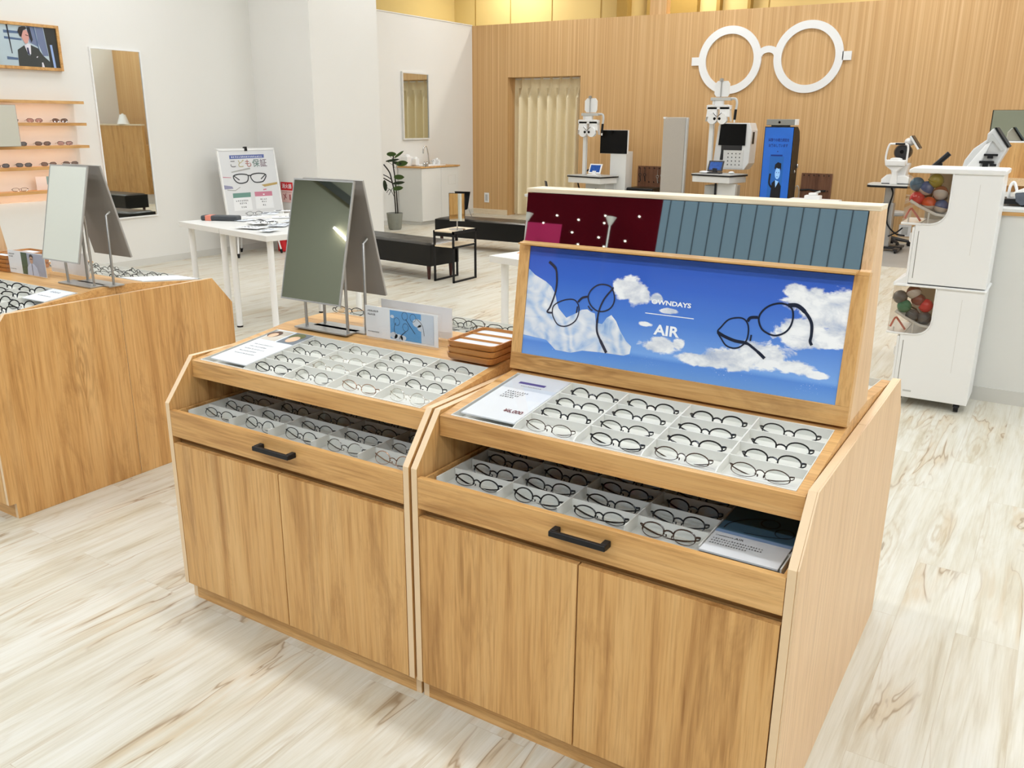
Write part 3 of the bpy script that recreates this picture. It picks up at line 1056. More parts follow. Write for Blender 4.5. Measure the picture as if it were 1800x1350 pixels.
def sky_print():
    t = NT('sky_print')
    tc = t.n('ShaderNodeTexCoord')
    sep = t.n('ShaderNodeSeparateXYZ')
    t.l(tc.outputs['Object'], sep.inputs[0])
    u, v = sep.outputs[0], sep.outputs[1]
    sky = t.ramp(t.math('MULTIPLY', v, 1 / 0.3132), [(0.0, S(112, 162, 226)), (0.13, S(84, 140, 220)), (0.17, S(122, 170, 234)), (0.45, S(74, 128, 214)), (0.75, S(44, 98, 200)), (1.0, S(34, 82, 186))])
    blobs = [(0.322, 0.222, 0.048, 0.036), (0.345, 0.205, 0.040, 0.026), (0.405, 0.207, 0.020, 0.014), (0.44, 0.176, 0.024, 0.008),
             (0.378, 0.134, 0.020, 0.007), (0.43, 0.082, 0.055, 0.020), (0.48, 0.092, 0.02, 0.018),
             (0.815, 0.235, 0.075, 0.040), (0.875, 0.215, 0.07, 0.06), (0.765, 0.262, 0.034, 0.022), (0.80, 0.165, 0.07, 0.04), (0.87, 0.16, 0.05, 0.03),
             (0.70, 0.095, 0.075, 0.034), (0.62, 0.075, 0.09, 0.026), (0.78, 0.078, 0.05, 0.020), (0.55, 0.062, 0.07, 0.018), (0.84, 0.066, 0.03, 0.010)]
    acc = None
    for (cx_, cy_, rx, ry) in blobs:
        a = t.math('POWER', t.math('MULTIPLY', t.math('SUBTRACT', u, cx_), 1 / rx), 2.0)
        b = t.math('POWER', t.math('MULTIPLY', t.math('SUBTRACT', v, cy_), 1 / ry), 2.0)
        d = t.math('SUBTRACT', 1.0, t.math('SQRT', t.math('ADD', a, b)))
        acc = d if acc is None else t.math('MAXIMUM', acc, d)
    n1 = t.noise(t.coords((20, 30, 1), randomise=False), 1.0, 8, 0.60, 0.3)
    n2 = t.noise(t.coords((12, 22, 1), randomise=False), 1.0, 5, 0.6, 0.4)
    dens = t.math('ADD', acc, t.math('MULTIPLY', t.math('SUBTRACT', n1, 0.47), 1.7))
    cov = t.ramp(dens, [(-0.0, (0, 0, 0, 1)), (0.22, (1, 1, 1, 1))])
    # grey modelling printed inside the clouds
    cc = t.ramp(t.math('ADD', t.math('MULTIPLY', n2, 0.8), t.math('MULTIPLY', n1, 0.3)), [(0.36, S(168, 182, 208)), (0.50, S(218, 221, 228)), (0.62, S(248, 248, 248))])
    col = t.mix(cov, sky, cc)
    gl = t.noise(t.coords((240, 700, 1), randomise=False), 1.0, 1)
    band = t.ramp(t.math('MULTIPLY', v, 10.0), [(0.16, (0, 0, 0, 1)), (0.26, (1, 1, 1, 1)), (0.44, (1, 1, 1, 1)), (0.52, (0, 0, 0, 1))])
    patchn = t.ramp(t.noise(t.coords((14, 4, 1), randomise=False), 1.0, 1), [(0.5, (0, 0, 0, 1)), (0.58, (1, 1, 1, 1))])
    sp = t.math('MULTIPLY', t.math('MULTIPLY', t.math('GREATER_THAN', gl, 0.72), band), patchn)
    col = t.mix(sp, col, (1, 1, 1, 1))
    t.l(col, t.bsdf.inputs['Base Color'])
    t.bsdf.inputs['Roughness'].default_value = 0.5
    t.bsdf.inputs['Coat Weight'].default_value = 0.7
    t.bsdf.inputs['Coat Roughness'].default_value = 0.03
    return t.m


def cloth_print():
    t = NT('white_cloth_print')
    v = t.coords((1, 1, 1), (0, 0, -0.5), randomise=False)
    w = t.n('ShaderNodeTexWave')
    w.inputs['Scale'].default_value = 7
    w.inputs['Distortion'].default_value = 16
    w.inputs['Detail'].default_value = 2
    w.inputs['Detail Scale'].default_value = 1.1
    t.l(v, w.inputs['Vector'])
    n = t.noise(t.coords((16, 22, 1), randomise=False), 1.0, 3, 0.5, 1.2)
    f = t.math('ADD', t.math('MULTIPLY', w.outputs['Fac'], 0.20), t.math('MULTIPLY', n, 0.85))
    t.l(t.ramp(f, [(0.22, S(126, 164, 214)), (0.40, S(182, 202, 228)), (0.56, S(216, 222, 232)), (0.85, S(244, 244, 244))]), t.bsdf.inputs['Base Color'])
    t.bsdf.inputs['Roughness'].default_value = 0.45
    return t.m


def sky_stand(loc, label, full=True):
    """loc is the base: the middle of the ridge under the stand"""
    t = thing('picture_stand', label, 'picture stand', loc, 0, 'picture stands on the islands')
    bx, by, bz = 0.5, 0.61, 0.886
    Z = lambda z: z - bz
    Y = lambda y: y - by
    X = lambda x: x - bx
    sp = [(Y(0.456), Z(0.886)), (Y(0.508), Z(1.252)), (Y(0.524), Z(1.257)), (Y(0.545), Z(1.392)), (Y(0.632), Z(1.392)), (Y(0.70), Z(0.886))]
    MB().prism(sp, 0, X(0.955), X(0.98)).build('side_panel', oak_lit_z, t, bevel=0.001)  # brighter oak copy: light painted on the open side
    MB().prism(sp, 0, X(0.02), X(0.034)).build('side_panel', oak_z, t)
    fr = MB()
    fr.M = Matrix.Translation((X(0.0), Y(0.456), Z(0.886))) @ Matrix.Rotation(PA, 4, 'X')
    # local: x, y up the slope, z outward
    fr.box(0.0195, 0.9806, 0.0, 0.049, -0.03, 0.006)
    fr.box(0.0195, 0.9806, 0.3625, 0.372, -0.03, 0.006)
    fr.build('frame_rail', oak_x, t, bevel=0.001)
    for xa, xb in ((0.0195, 0.055), (0.947, 0.9806)):
        f2 = MB()
        f2.M = fr.M
        f2.box(xa, xb, 0.049, 0.3625, -0.03, 0.006)
        f2.build('frame_stile', oak_z, t, bevel=0.001)
    MB().box(X(0.034), X(0.955), Y(0.47), Y(0.535), Z(1.2520), Z(1.2560)).build('ledge', oak_x, t)
    MB().prism([(Y(0.545), Z(1.392)), (Y(0.545), Z(1.404)), (Y(0.632), Z(1.404)), (Y(0.632), Z(1.392))], 0, X(0.016), X(0.98)).build('top_cap', oak_cap, t, bevel=0.001)
    MB().poly([(X(0.034), Y(0.70), Z(0.886)), (X(0.955), Y(0.70), Z(0.886)), (X(0.955), Y(0.632), Z(1.392)), (X(0.034), Y(0.632), Z(1.392))]).build('back_panel', oak_z, t)
    mp = MB()
    mp.M = Matrix.Translation((X(0.0), Y(0.5215), Z(1.256))) @ Matrix.Rotation(math.radians(82), 4, 'X')
    mp.box(0.022, 0.954, 0.0, 0.137, -0.004, 0.0)
    mp.build('mirror_strip', mirror_dim, t)
    # the printed picture
    ps = MB()
    ps.box(0, 0.892, 0, 0.3132, -0.004, 0.0)
    p = ps.build('poster', sky_print(), t)
    p.location = (X(0.055), Y(0.46), Z(0.934))
    p.rotation_euler = (PA, 0, 0)
    if not full:
        return t
    cl = [(0.0008, 0.249), (0.0229, 0.2327), (0.0611, 0.217), (0.0805, 0.2045), (0.0951, 0.1844), (0.1031, 0.1611), (0.1103, 0.1451), (0.1375, 0.1218), (0.1707, 0.1402), (0.1831, 0.15), (0.2014, 0.1533), (0.2126, 0.1475), (0.2261, 0.1444), (0.2315, 0.1191), (0.2513, 0.118), (0.2634, 0.1371), (0.2766, 0.1462), (0.2924, 0.1313), (0.3081, 0.1053), (0.3288, 0.0801), (0.3452, 0.0684), (0.3427, 0.0471), (0.3258, 0.04), (0.251, 0.0386), (0.1982, 0.0359), (0.1616, 0.0246), (0.1118, 0.026), (0.0784, 0.0509), (0.0008, 0.0561)]
    m = MB()
    flat(m, cl, 0.0004)
    m.build('printed_cloth', cloth_print(), p)
    dark_ink = plain('print_graphite', (52, 54, 70), 0.3, var=0.15, vscale=60)
    navy_ink = plain('print_blue_black', (20, 28, 52), 0.3, var=0.1, vscale=60)
    pale = clear('print_lens', (232, 240, 250), 0.04, 0.02)
    g1l = [(0.0908, 0.1331), (0.0932, 0.1504), (0.111, 0.1644), (0.1373, 0.1741), (0.1589, 0.1746), (0.1724, 0.1618), (0.1758, 0.1432), (0.1701, 0.121), (0.1555, 0.106), (0.1347, 0.0968), (0.1124, 0.0993), (0.0967, 0.1168)]
    g1r = [(0.2004, 0.1862), (0.2061, 0.2057), (0.2228, 0.2214), (0.2429, 0.227), (0.2666, 0.2224), (0.2792, 0.2018), (0.2803, 0.1811), (0.2707, 0.1637), (0.2512, 0.1532), (0.2304, 0.1531), (0.2105, 0.1661)]
    g1b = [(0.1702, 0.1699), (0.1821, 0.1831), (0.1988, 0.1884)]
    g1t1 = [(0.0915, 0.1306), (0.0742, 0.1312), (0.0824, 0.1467), (0.0929, 0.1793), (0.097, 0.2062), (0.0956, 0.2324), (0.0889, 0.2569), (0.0663, 0.274)]
    g1t2 = [(0.275, 0.222), (0.2678, 0.2121), (0.25, 0.187), (0.239, 0.1577), (0.2357, 0.129), (0.238, 0.0962), (0.2528, 0.0698), (0.273, 0.0406)]
    m = MB()
    ribbon(m, smoothline(g1l, True), 0.0034, 0.0012, True)
    ribbon(m, smoothline(g1r, True), 0.0038, 0.0012, True)
    ribbon(m, smoothline(g1b), 0.006, 0.0013)
    ribbon(m, smoothline(g1t1), [0.005] * 20 + [0.0058] * 10 + [0.008] * 6, 0.0014)
    ribbon(m, smoothline(g1t2), [0.0045] * 20 + [0.006] * 10 + [0.0085] * 6, 0.0014)
    ribbon(m, [(0.170, 0.158), (0.1685, 0.139)], 0.004, 0.0014)
    ribbon(m, [(0.203, 0.163), (0.211, 0.154), (0.218, 0.152)], 0.0035, 0.0014)
    m.build('printed_glasses', dark_ink, p)
    g2l = [(0.5805, 0.1395), (0.5876, 0.1522), (0.6044, 0.1734), (0.6269, 0.1814), (0.6441, 0.1803), (0.6551, 0.1692), (0.6596, 0.1509), (0.6574, 0.1275), (0.6448, 0.11), (0.6264, 0.1032), (0.6064, 0.1078), (0.5924, 0.123)]
    g2r = [(0.6813, 0.1849), (0.687, 0.2042), (0.7034, 0.2205), (0.7266, 0.2293), (0.747, 0.2275), (0.7605, 0.2169), (0.7645, 0.1951), (0.7603, 0.1742), (0.7484, 0.1584), (0.7273, 0.149), (0.7063, 0.1528), (0.6904, 0.1632)]
    g2b = [(0.6543, 0.1753), (0.6603, 0.1854), (0.6787, 0.1887)]
    g2t1 = [(0.7491, 0.2267), (0.7688, 0.229), (0.7859, 0.2199), (0.8019, 0.2037), (0.8111, 0.1867), (0.8137, 0.1609), (0.8127, 0.1466), (0.818, 0.1372)]
    g2t2 = [(0.5806, 0.1385), (0.5991, 0.1303), (0.6282, 0.1225), (0.6584, 0.1203), (0.6764, 0.1112), (0.6948, 0.0992), (0.7087, 0.0886)]
    m = MB()
    ribbon(m, smoothline(g2l, True), 0.0038, 0.0012, True)
    ribbon(m, smoothline(g2r, True), 0.0046, 0.0012, True)
    ribbon(m, smoothline(g2b), 0.0075, 0.0013)
    ribbon(m, smoothline(g2t1), [0.010] * 12 + [0.0075] * 12 + [0.007] * 12, 0.0014)
    ribbon(m, smoothline(g2t2), [0.008] * 16 + [0.0065] * 8 + [0.008] * 7, 0.0014)
    ribbon(m, [(0.668, 0.143), (0.667, 0.127)], 0.004, 0.0014)
    m.build('printed_glasses', navy_ink, p)
    lettering('OWNDAYS', 0.0165, 0.390, 0.1912, 0.0012, ink_white, p, bold=0.035, fit=0.1115)
    lettering('AIR', 0.0375, 0.4075, 0.1107, 0.0012, ink_white, p, bold=0.03, fit=0.0727)
    m = MB()
    ribbon(m, [(0.3756, 0.1640), (0.5131, 0.1645)], 0.0022, 0.0012)
    m.build('printed_rule', ink_white, p)
    return t


sky_stand((0.5, 0.61, 0.886), 'oak picture stand with blue sky poster of eyeglasses and a mirror strip above')
sky_stand((LX - P_ + 0.5 + 0.006, 0.61, 0.886), 'oak picture stand on the far island cut by the photo edge', full=False)

# ---------------------------------------------------------------- tabletop mirrors: two panels leaning together on rods
def tabletop_mirror(loc, rz, label, dy=0.0, gm=None):
    """local: y=0 mid line, front towards -y"""
    t = thing('tabletop_mirror', label, 'mirror', loc, rz, 'tilted tabletop mirrors')
    yb, yt = -0.165, -0.068
    x0, x1 = -0.135, 0.135
    ang = math.atan2(0.397, yt - yb)
    M_ = Matrix.Translation((0, yb, 0.117)) @ Matrix.Rotation(ang, 4, 'X')
    L = math.hypot(0.397, yt - yb)
    a = MB()
    a.M = M_
    a.box(x0, x1, 0, L, -0.008, -0.004)
    a.build('mirror_backing', mirror_back, t)
    a = MB()
    a.M = M_
    w = 0.0055
    a.box(x0, x1, 0, w, -0.004, 0.0012).box(x0, x1, L - w, L, -0.004, 0.0012).box(x0, x0 + w * 0.6, w, L - w, -0.004, 0.0012).box(x1 - w * 0.6, x1, w, L - w, -0.004, 0.0012)
    a.build('mirror_frame', steel_paint, t)
    a = MB()
    a.M = M_
    a.box(x0 + w * 0.6, x1 - w * 0.6, w, L - w, -0.004, 0.0)
    a.build('mirror_glass', gm or mirror_glass, t)
    MB().box(-0.145, 0.100, -0.104, -0.030, 0.0, 0.006).build('base_plate', steel, t, bevel=0.001)
    for xx in (-0.112, 0.082):
        MB().tube([(xx, -0.074, 0.005), (xx, -0.078, 0.305), (xx, -0.098, 0.318)], 0.0055, 10).build('rod', steel, t, True)
    return t


tabletop_mirror((-0.752, 0.575, 0.886), 0, 'large tilted mirror on two rods facing forward, beside the clear picture blocks', gm=mirror_dim)
tabletop_mirror((-0.756, 0.49, 0.886), PI, 'tilted mirror turned away, its grey back showing behind the forward facing mirror')
tabletop_mirror((-2.262, 0.610, 0.886), 0, 'pale tilted mirror on the far island, facing forward by the end panel')
tabletop_mirror((-2.262, 0.535, 0.886), PI, 'mirror turned away on the far island, grey back and one rod showing')

# ---------------------------------------------------------------- clear picture blocks
def photo_block(loc, rz, label, kind):
    t = thing('photo_block', label, 'picture block', loc, rz, 'clear picture blocks')
    MB().box(-0.155, 0.155, -0.014, 0.014, 0.0, 0.113).build('acrylic_block', acrylic, t, bevel=0.001)
    MB().box(-0.152, 0.152, -0.001, 0.001, 0.004, 0.110).build('backing_card', paper, t)
    c = bpy.data.objects.new('picture', None)
    m = MB()
    if kind == 'sky':
        rect(m, -0.045, 0.135, 0.010, 0.106, 0.0006, 0)
        rect(m, 0.085, 0.135, 0.010, 0.106, 0.0009, 1)
        for cx_, cy_, r_ in ((-0.03, 0.022, 0.016), (-0.01, 0.016, 0.018), (0.01, 0.018, 0.012), (0.07, 0.075, 0.02), (0.085, 0.06, 0.016), (-0.035, 0.085, 0.008)):
            flat(m, [(cx_ + r_ * math.cos(a), cy_ + r_ * 0.7 * math.sin(a)) for a in [k * 0.45 for k in range(14)]], 0.0008, 1)
        for cx_, cy_ in ((0.018, 0.092), (0.052, 0.090), (-0.016, 0.070), (0.02, 0.055)):
            ribbon(m, [(cx_ + 0.012 * math.cos(a), cy_ + 0.013 * math.sin(a)) for a in [k * PI / 8 for k in range(16)]], 0.0012, 0.0012, True, 2)
        ribbon(m, smoothline([(0.022, 0.082), (0.04, 0.06), (0.06, 0.038)]), 0.0022, 0.0012, False, 2)
        ribbon(m, smoothline([(0.066, 0.09), (0.09, 0.07), (0.097, 0.036)]), 0.0018, 0.0012, False, 2)
        ribbon(m, smoothline([(-0.02, 0.066), (-0.028, 0.045), (-0.022, 0.022)]), 0.0018, 0.0012, False, 2)
        ribbon(m, smoothline([(0.02, 0.04), (0.0, 0.024), (-0.006, 0.012)]), 0.0024, 0.0012, False, 2)
        ms = [plain('print_sky_blue', (96, 164, 220), 0.4, var=0.1), plain('print_pale', (206, 216, 226), 0.4, var=0.05), ink]
    elif kind == 'person':
        rect(m, -0.04, 0.15, 0.006, 0.107, 0.0006, 0)
        rect(m, -0.04, 0.01, 0.006, 0.107, 0.0009, 1)
        flat(m, [(0.0, 0.006), (0.006, 0.042), (0.03, 0.060), (0.045, 0.064), (0.062, 0.060), (0.085, 0.044), (0.095, 0.006)], 0.0012, 2)
        flat(m, [(0.045 + 0.014 * math.cos(a), 0.078 + 0.019 * math.sin(a)) for a in [k * 0.45 for k in range(14)]], 0.0014, 3)
        flat(m, [(0.030, 0.084), (0.032, 0.098), (0.045, 0.104), (0.059, 0.098), (0.061, 0.084), (0.052, 0.092), (0.040, 0.092)], 0.0016, 4)
        rect(m, 0.034, 0.056, 0.079, 0.082, 0.0018, 4)
        rect(m, 0.043, 0.047, 0.006, 0.058, 0.0014, 4)
        ms = [plain('print_grey_lilac', (170, 174, 190), 0.4, var=0.06), plain('print_foliage', (74, 98, 56), 0.4, var=0.3, vscale=80), plain('print_shirt', (200, 206, 224), 0.4), plain('print_skin', (206, 160, 130), 0.4), plain('print_hair', (52, 36, 30), 0.4)]
    else:
        rect(m, -0.15, 0.15, 0.008, 0.108, 0.0006, 0)
        ms = [paper_cool]
    o = m.build('picture', ms, t, loc=(0, -0.0012, 0), rot=(PI / 2, 0, 0))
    m = MB()
    dashes(m, -0.14, -0.09, 0.092, 0.006, 0.0016, 0, 5)
    dashes(m, -0.14, -0.105, 0.080, 0.006, 0.0016, 0, 6)
    dashes(m, -0.142, -0.09, 0.022, 0.004, 0.0016, 0, 7)
    if kind != 'blank':
        m.build('small_print', ink, t, loc=(0, -0.0012, 0), rot=(PI / 2, 0, 0))
    return t


photo_block((-0.440, 0.508, 0.886), 0, 'clear block with a picture of wire glasses on blue sky', 'sky')
photo_block((-0.468, 0.622, 0.886), PI, 'clear block standing behind the blue sky picture block, white back showing', 'blank')
photo_block((-2.700, 0.540, 0.886), 0, 'clear block with a portrait of a person in a pale shirt, far island', 'person')
photo_block((-2.56, 0.66, 0.886), PI, 'clear block turned away behind the portrait block on the far island', 'blank')

# ---------------------------------------------------------------- stacks of fitting trays
def fitting_tray(loc, rz, label, group, top):
    t = thing('wooden_tray', label, 'tray', loc, rz, group)
    hx, hy, r = 0.088, 0.106, 0.018
    def rr(hx_, hy_, r_):
        out = []
        for sx, sy, a0 in ((1, 1, 0), (-1, 1, PI / 2), (-1, -1, PI), (1, -1, 1.5 * PI)):
            for k in range(5):
                a = a0 + k * PI / 8
                out.append((sx * (hx_ - r_) + r_ * math.cos(a), sy * (hy_ - r_) + r_ * math.sin(a)))
        return out
    m = MB()
    lv = [(rr(hx - 0.006, hy - 0.006, r), 0.0), (rr(hx - 0.003, hy - 0.003, r), 0.003), (rr(hx, hy, r), 0.0195), (rr(hx - 0.005, hy - 0.005, r - 0.003), 0.0195), (rr(hx - 0.006, hy - 0.006, r - 0.003), 0.010)]
    ids = [[m.P((p[0], p[1], z)) for p in pts] for pts, z in lv]
    for A, B in zip(ids, ids[1:]):
        for k in range(len(A)):
            m.face([A[k], A[(k + 1) % len(A)], B[(k + 1) % len(B)], B[k]])
    m.face(ids[0][::-1])
    m.build('tray_body', tray_wood, t, True)
    m = MB()
    m.face([m.P((p[0], p[1], 0.0105)) for p in rr(hx - 0.0062, hy - 0.0062, r - 0.003)])
    m.build('felt_lining', paper_cool if top else fabric_grey, t)
    for yy in (-0.035, 0.035):
        MB().box(-hx + 0.006, hx - 0.006, yy - 0.0015, yy + 0.0015, 0.0105, 0.017).build('divider', tray_wood, t)
    return t


for k in range(3):
    fitting_tray((-0.118 + 0.001 * k, 0.538, 0.886 + 0.0200 * k), 0.02 * (k - 1), ['bamboo fitting tray, bottom of the stack beside the sky poster', 'bamboo fitting tray, middle of the stack beside the sky poster', 'open bamboo fitting tray with two dividers, top of stack beside the sky poster'][k], 'fitting trays beside the sky poster', k == 2)
for k in range(4):
    fitting_tray((-2.94, 0.635, 0.886 + 0.0200 * k), 0, ['lowest', 'second', 'third', 'topmost'][k] + ' bamboo fitting tray of the stack behind the portrait block', 'fitting trays on the far island', k == 3)

# ---------------------------------------------------------------- left wall: poster, mirror, lit shelves
def wall_frame(mb, y0, y1, z0, z1, w, x0, x1):
    mb.box(x0, x1, y0, y1, z0, z0 + w).box(x0, x1, y0, y1, z1 - w, z1).box(x0, x1, y0, y0 + w, z0 + w, z1 - w).box(x0, x1, y1 - w, y1, z0 + w, z1 - w)
    return mb


fp = thing('framed_poster', 'wood framed poster of a man in a dark suit, high on the white wall', 'poster', (-7.45, 3.42, 2.05))
wall_frame(MB(), -0.335, 0.325, 0.0, 0.425, 0.028, 0, 0.045).build('picture_frame', oak_x, fp, bevel=0.002)
PW, PH = 0.604, 0.369
pic = MB().box(0, PW, 0, PH, -0.01, 0).build('picture', plain('photo_pale_blue', (190, 208, 216), 0.35, var=0.1, vscale=4), fp, loc=(0.03, -0.307, 0.028))
pic.rotation_euler = (PI / 2, 0, PI / 2)
def uvp(pts):
    return [((0.0 + max(0, min(1, u))) * PW * 0.86 + PW * 0.14, max(0, min(1, v)) * PH) for u, v in pts]
art = MB()
for pts, m_, z_ in (([(-.16, .863), (.277, .858), (.29, .799), (-.16, .791)], 0, 1), ([(-.16, .708), (.316, .682), (.322, .635), (-.16, .649)], 0, 1), ([(-.16, .222), (.206, .202), (.205, .148), (-.16, .146)], 0, 1),
                    ([(0.607, 1.004), (0.754, 0.99), (0.799, 0.293), (0.694, 0.286), (0.622, 0.609)], 1, 1), ([(0.44, 1), (0.60, 1), (0.62, 0.5), (0.46, 0.6)], 1, 1), ([(0.56, 1), (0.585, 1), (0.64, 0.4), (0.62, 0.4)], 0, 2),
                    ([(0.442, 0.968), (0.502, 0.984), (0.532, 0.673), (0.5, 0.6), (0.463, 0.751)], 2, 2),
                    ([(0.763, 1.0), (0.999, 1.0), (0.999, 0.0), (0.81, 0.0), (0.803, 0.348)], 3, 2), ([(0.849, 0.577), (0.892, 0.58), (0.92, 0), (0.873, 0)], 4, 3),
                    ([(0.202, 0.001), (0.217, 0.4), (0.354, 0.522), (0.402, 0.29), (0.443, 0.271), (0.472, 0.541), (0.607, 0.47), (0.694, 0.286), (0.822, 0.132), (0.81, 0.0)], 5, 4),
                    ([(0.354, 0.522), (0.427, 0.573), (0.476, 0.553), (0.458, 0.305), (0.403, 0.323)], 6, 5), ([(0.391, 0.467), (0.423, 0.469), (0.436, 0.27), (0.396, 0.323)], 7, 6),
                    ([(0.341, 0.802), (0.373, 0.889), (0.432, 0.906), (0.458, 0.81), (0.461, 0.703), (0.427, 0.584), (0.376, 0.558), (0.35, 0.625), (0.317, 0.717)], 8, 6),
                    ([(0.262, 0.857), (0.294, 0.957), (0.355, 0.985), (0.414, 0.985), (0.441, 0.943), (0.411, 0.916), (0.366, 0.889), (0.341, 0.802), (0.317, 0.717), (0.289, 0.739)], 9, 7),
                    ([(0.55, 0.24), (0.57, 0.27), (0.59, 0.265), (0.565, 0.225)], 6, 6), ([(0.40, 0.79), (0.45, 0.77), (0.45, 0.755), (0.40, 0.77)], 9, 7), ([(0.64, 0.0), (0.645, 0.12), (0.67, 0.12), (0.69, 0.0)], 6, 5),
                    ([(0.06, 1.0), (0.09, 1.0), (0.115, 0.30), (0.10, 0.30)], 2, 3)):
    art.poly([(p[0], p[1], 0.0006 * z_) for p in uvp(pts)], m_)
art.build('printed_figure', [plain('print_steel_blue', (84, 106, 140), 0.4), plain('print_blue_grey', (112, 124, 156), 0.4), plain('print_black_blue', (24, 30, 44), 0.4), plain('print_charcoal', (44, 44, 40), 0.4),
                             plain('print_light_blue', (152, 178, 226), 0.4), plain('print_suit', (56, 60, 58), 0.4), plain('print_shirt_white', (226, 224, 232), 0.4), plain('print_tie', (50, 50, 84), 0.4), plain('print_face', (214, 158, 148), 0.4), plain('print_dark_hair', (40, 30, 26), 0.4)], pic)

wm = thing('wall_mirror', 'tall narrow mirror on the white wall beside the lit shelves', 'mirror', (-7.45, 4.36, 0.54))
wall_frame(MB(), -0.30, 0.30, 0, 1.765, 0.014, 0, 0.022).build('mirror_frame', plastic_white, wm)
MB().box(0.004, 0.014, -0.286, 0.286, 0.014, 1.751).build('mirror_glass', mirror_glass, wm)

sh = thing('shelf_rack', 'wall rack of thin wooden shelves lit from beneath, with sunglasses', 'shelf', (-7.45, 2.9, 0.0))
MB().box(0.0, 0.012, -1.4, 0.87, 0.90, 1.76).build('back_panel', lam_white, sh)
SZ = (1.764, 1.554, 1.335, 1.136, 0.907)
for z in SZ:
    MB().box(0.0, 0.18, -1.4, 0.925, z - 0.012, z).box(0.166, 0.18, -1.4, 0.925, z - 0.028, z - 0.012).build('shelf_board', oak_y, sh)
    MB().box(0.10, 0.14, -1.4, 0.86, z - 0.0165, z - 0.0125).build('led_strip', led_warm, sh)
MB().box(0.0, 0.10, -1.4, 0.85, 0.0, 0.80).build('base_cabinet', lam_white, sh)
tint_b = clear('sun_lens_brown', (120, 88, 66), 0.08, 0.02)
tint_g = clear('sun_lens_grey', (88, 86, 92), 0.08, 0.02)
tint_r = clear('sun_lens_rose', (190, 150, 144), 0.08, 0.02)
SUN = [(1.554, [(3.08, tint_g, 'dark cat-eye sunglasses', black_frame), (3.32, tint_r, 'rose tinted cat-eye sunglasses', brown_frame), (3.58, tint_b, 'brown cat-eye sunglasses', brown_frame)], 'top row'),
       (1.335, [(3.13, tint_g, 'smoky sunglasses', black_frame), (3.37, tint_b, 'brown lens sunglasses with long temples', black_frame), (3.60, tint_r, 'pale grey sunglasses', black_frame)], 'middle row'),
       (1.136, [(2.93, tint_g, 'black sunglasses', black_frame), (3.15, tint_g, 'black rounded sunglasses', black_frame), (3.40, tint_b, 'brown tinted sunglasses', brown_frame), (3.63, tint_b, 'dark brown sunglasses', black_frame)], 'third row')]
for z, items, rw_ in SUN:
    for i, (y, ln, lb, fm) in enumerate(items):
        make_glasses('sunglasses', 'cat', .0016, fm, ln, f'{lb}, {rw_} of the lit shelves, {NTH[i]} along', 'sunglasses', (-7.325, y, z + 0.0005), (math.radians(-6), 0, PI / 2 - 0.35), 'sunglasses on the lit shelves', True)
make_glasses('eyeglasses', 'square', .0014, brown_frame, lens_clear, 'thin brown eyeglasses lying on the lowest lit shelf', 'eyeglasses', (-7.33, 3.08, 0.908), (TILT, 0, PI / 2 - 0.3), 'glasses on the lowest shelf')
ac = thing('shelf_card', 'pale pink and teal card stand on the lowest lit shelf', 'card', (-7.36, 3.36, 0.908))
MB().box(0, 0.004, -0.10, 0.10, 0, 0.13).build('card_sheet', plain('card_blush', (240, 228, 222), 0.5), ac)
MB().box(0.0041, 0.0046, 0.01, 0.10, 0.05, 0.13).build('teal_print', plain('teal_print', (140, 176, 178), 0.5, var=0.2), ac)
sm = thing('shelf_mirror', 'mirror panel standing before the lit shelves at the photo edge', 'mirror', (-7.2, 2.88, 1.336))
MB().box(0, 0.008, -0.22, 0.20, 0, 0.38).build('mirror_frame', steel_paint, sm)
MB().box(0.008, 0.010, -0.215, 0.195, 0.005, 0.375).build('mirror_glass', mirror_glass, sm)

# ---------------------------------------------------------------- white tables
TR = math.radians(-11)


def white_table(loc, rz, label, w, d, top=0.785, legs=((0, 0), (1, 0), (0, 1), (1, 1))):
    """origin: near corner of the top at local (0,0)"""
    t = thing('white_table', label, 'table', loc, rz, 'plain white tables')
    MB().box(0, w, 0, d, top - 0.042, top).build('tabletop', lam_white, t, bevel=0.002)
    ins = 0.07
    for a, b in legs:
        x = ins if not a else w - ins
        y = ins if not b else d - ins
        lg = MB().tube([(x, y, 0.012), (x, y, top - 0.042)], 0.024, 16).build('leg', plastic_white, t, True)
        MB().lathe([(0.024, 0.0), (0.024, 0.013)], 16, (x, y, 0)).build('foot', black_metal, lg)
    return t


white_table((-4.84, 2.985, 0), TR, 'white table carrying the dark glasses case', 0.655, 1.2)
white_table((-4.193, 2.860, 0), TR, 'white table covered with papers before the kids poster easel', 0.68, 0.92)
white_table((-1.672, 2.87, 0), TR, 'white table half hidden behind the sky poster stand', 1.0, 0.6)
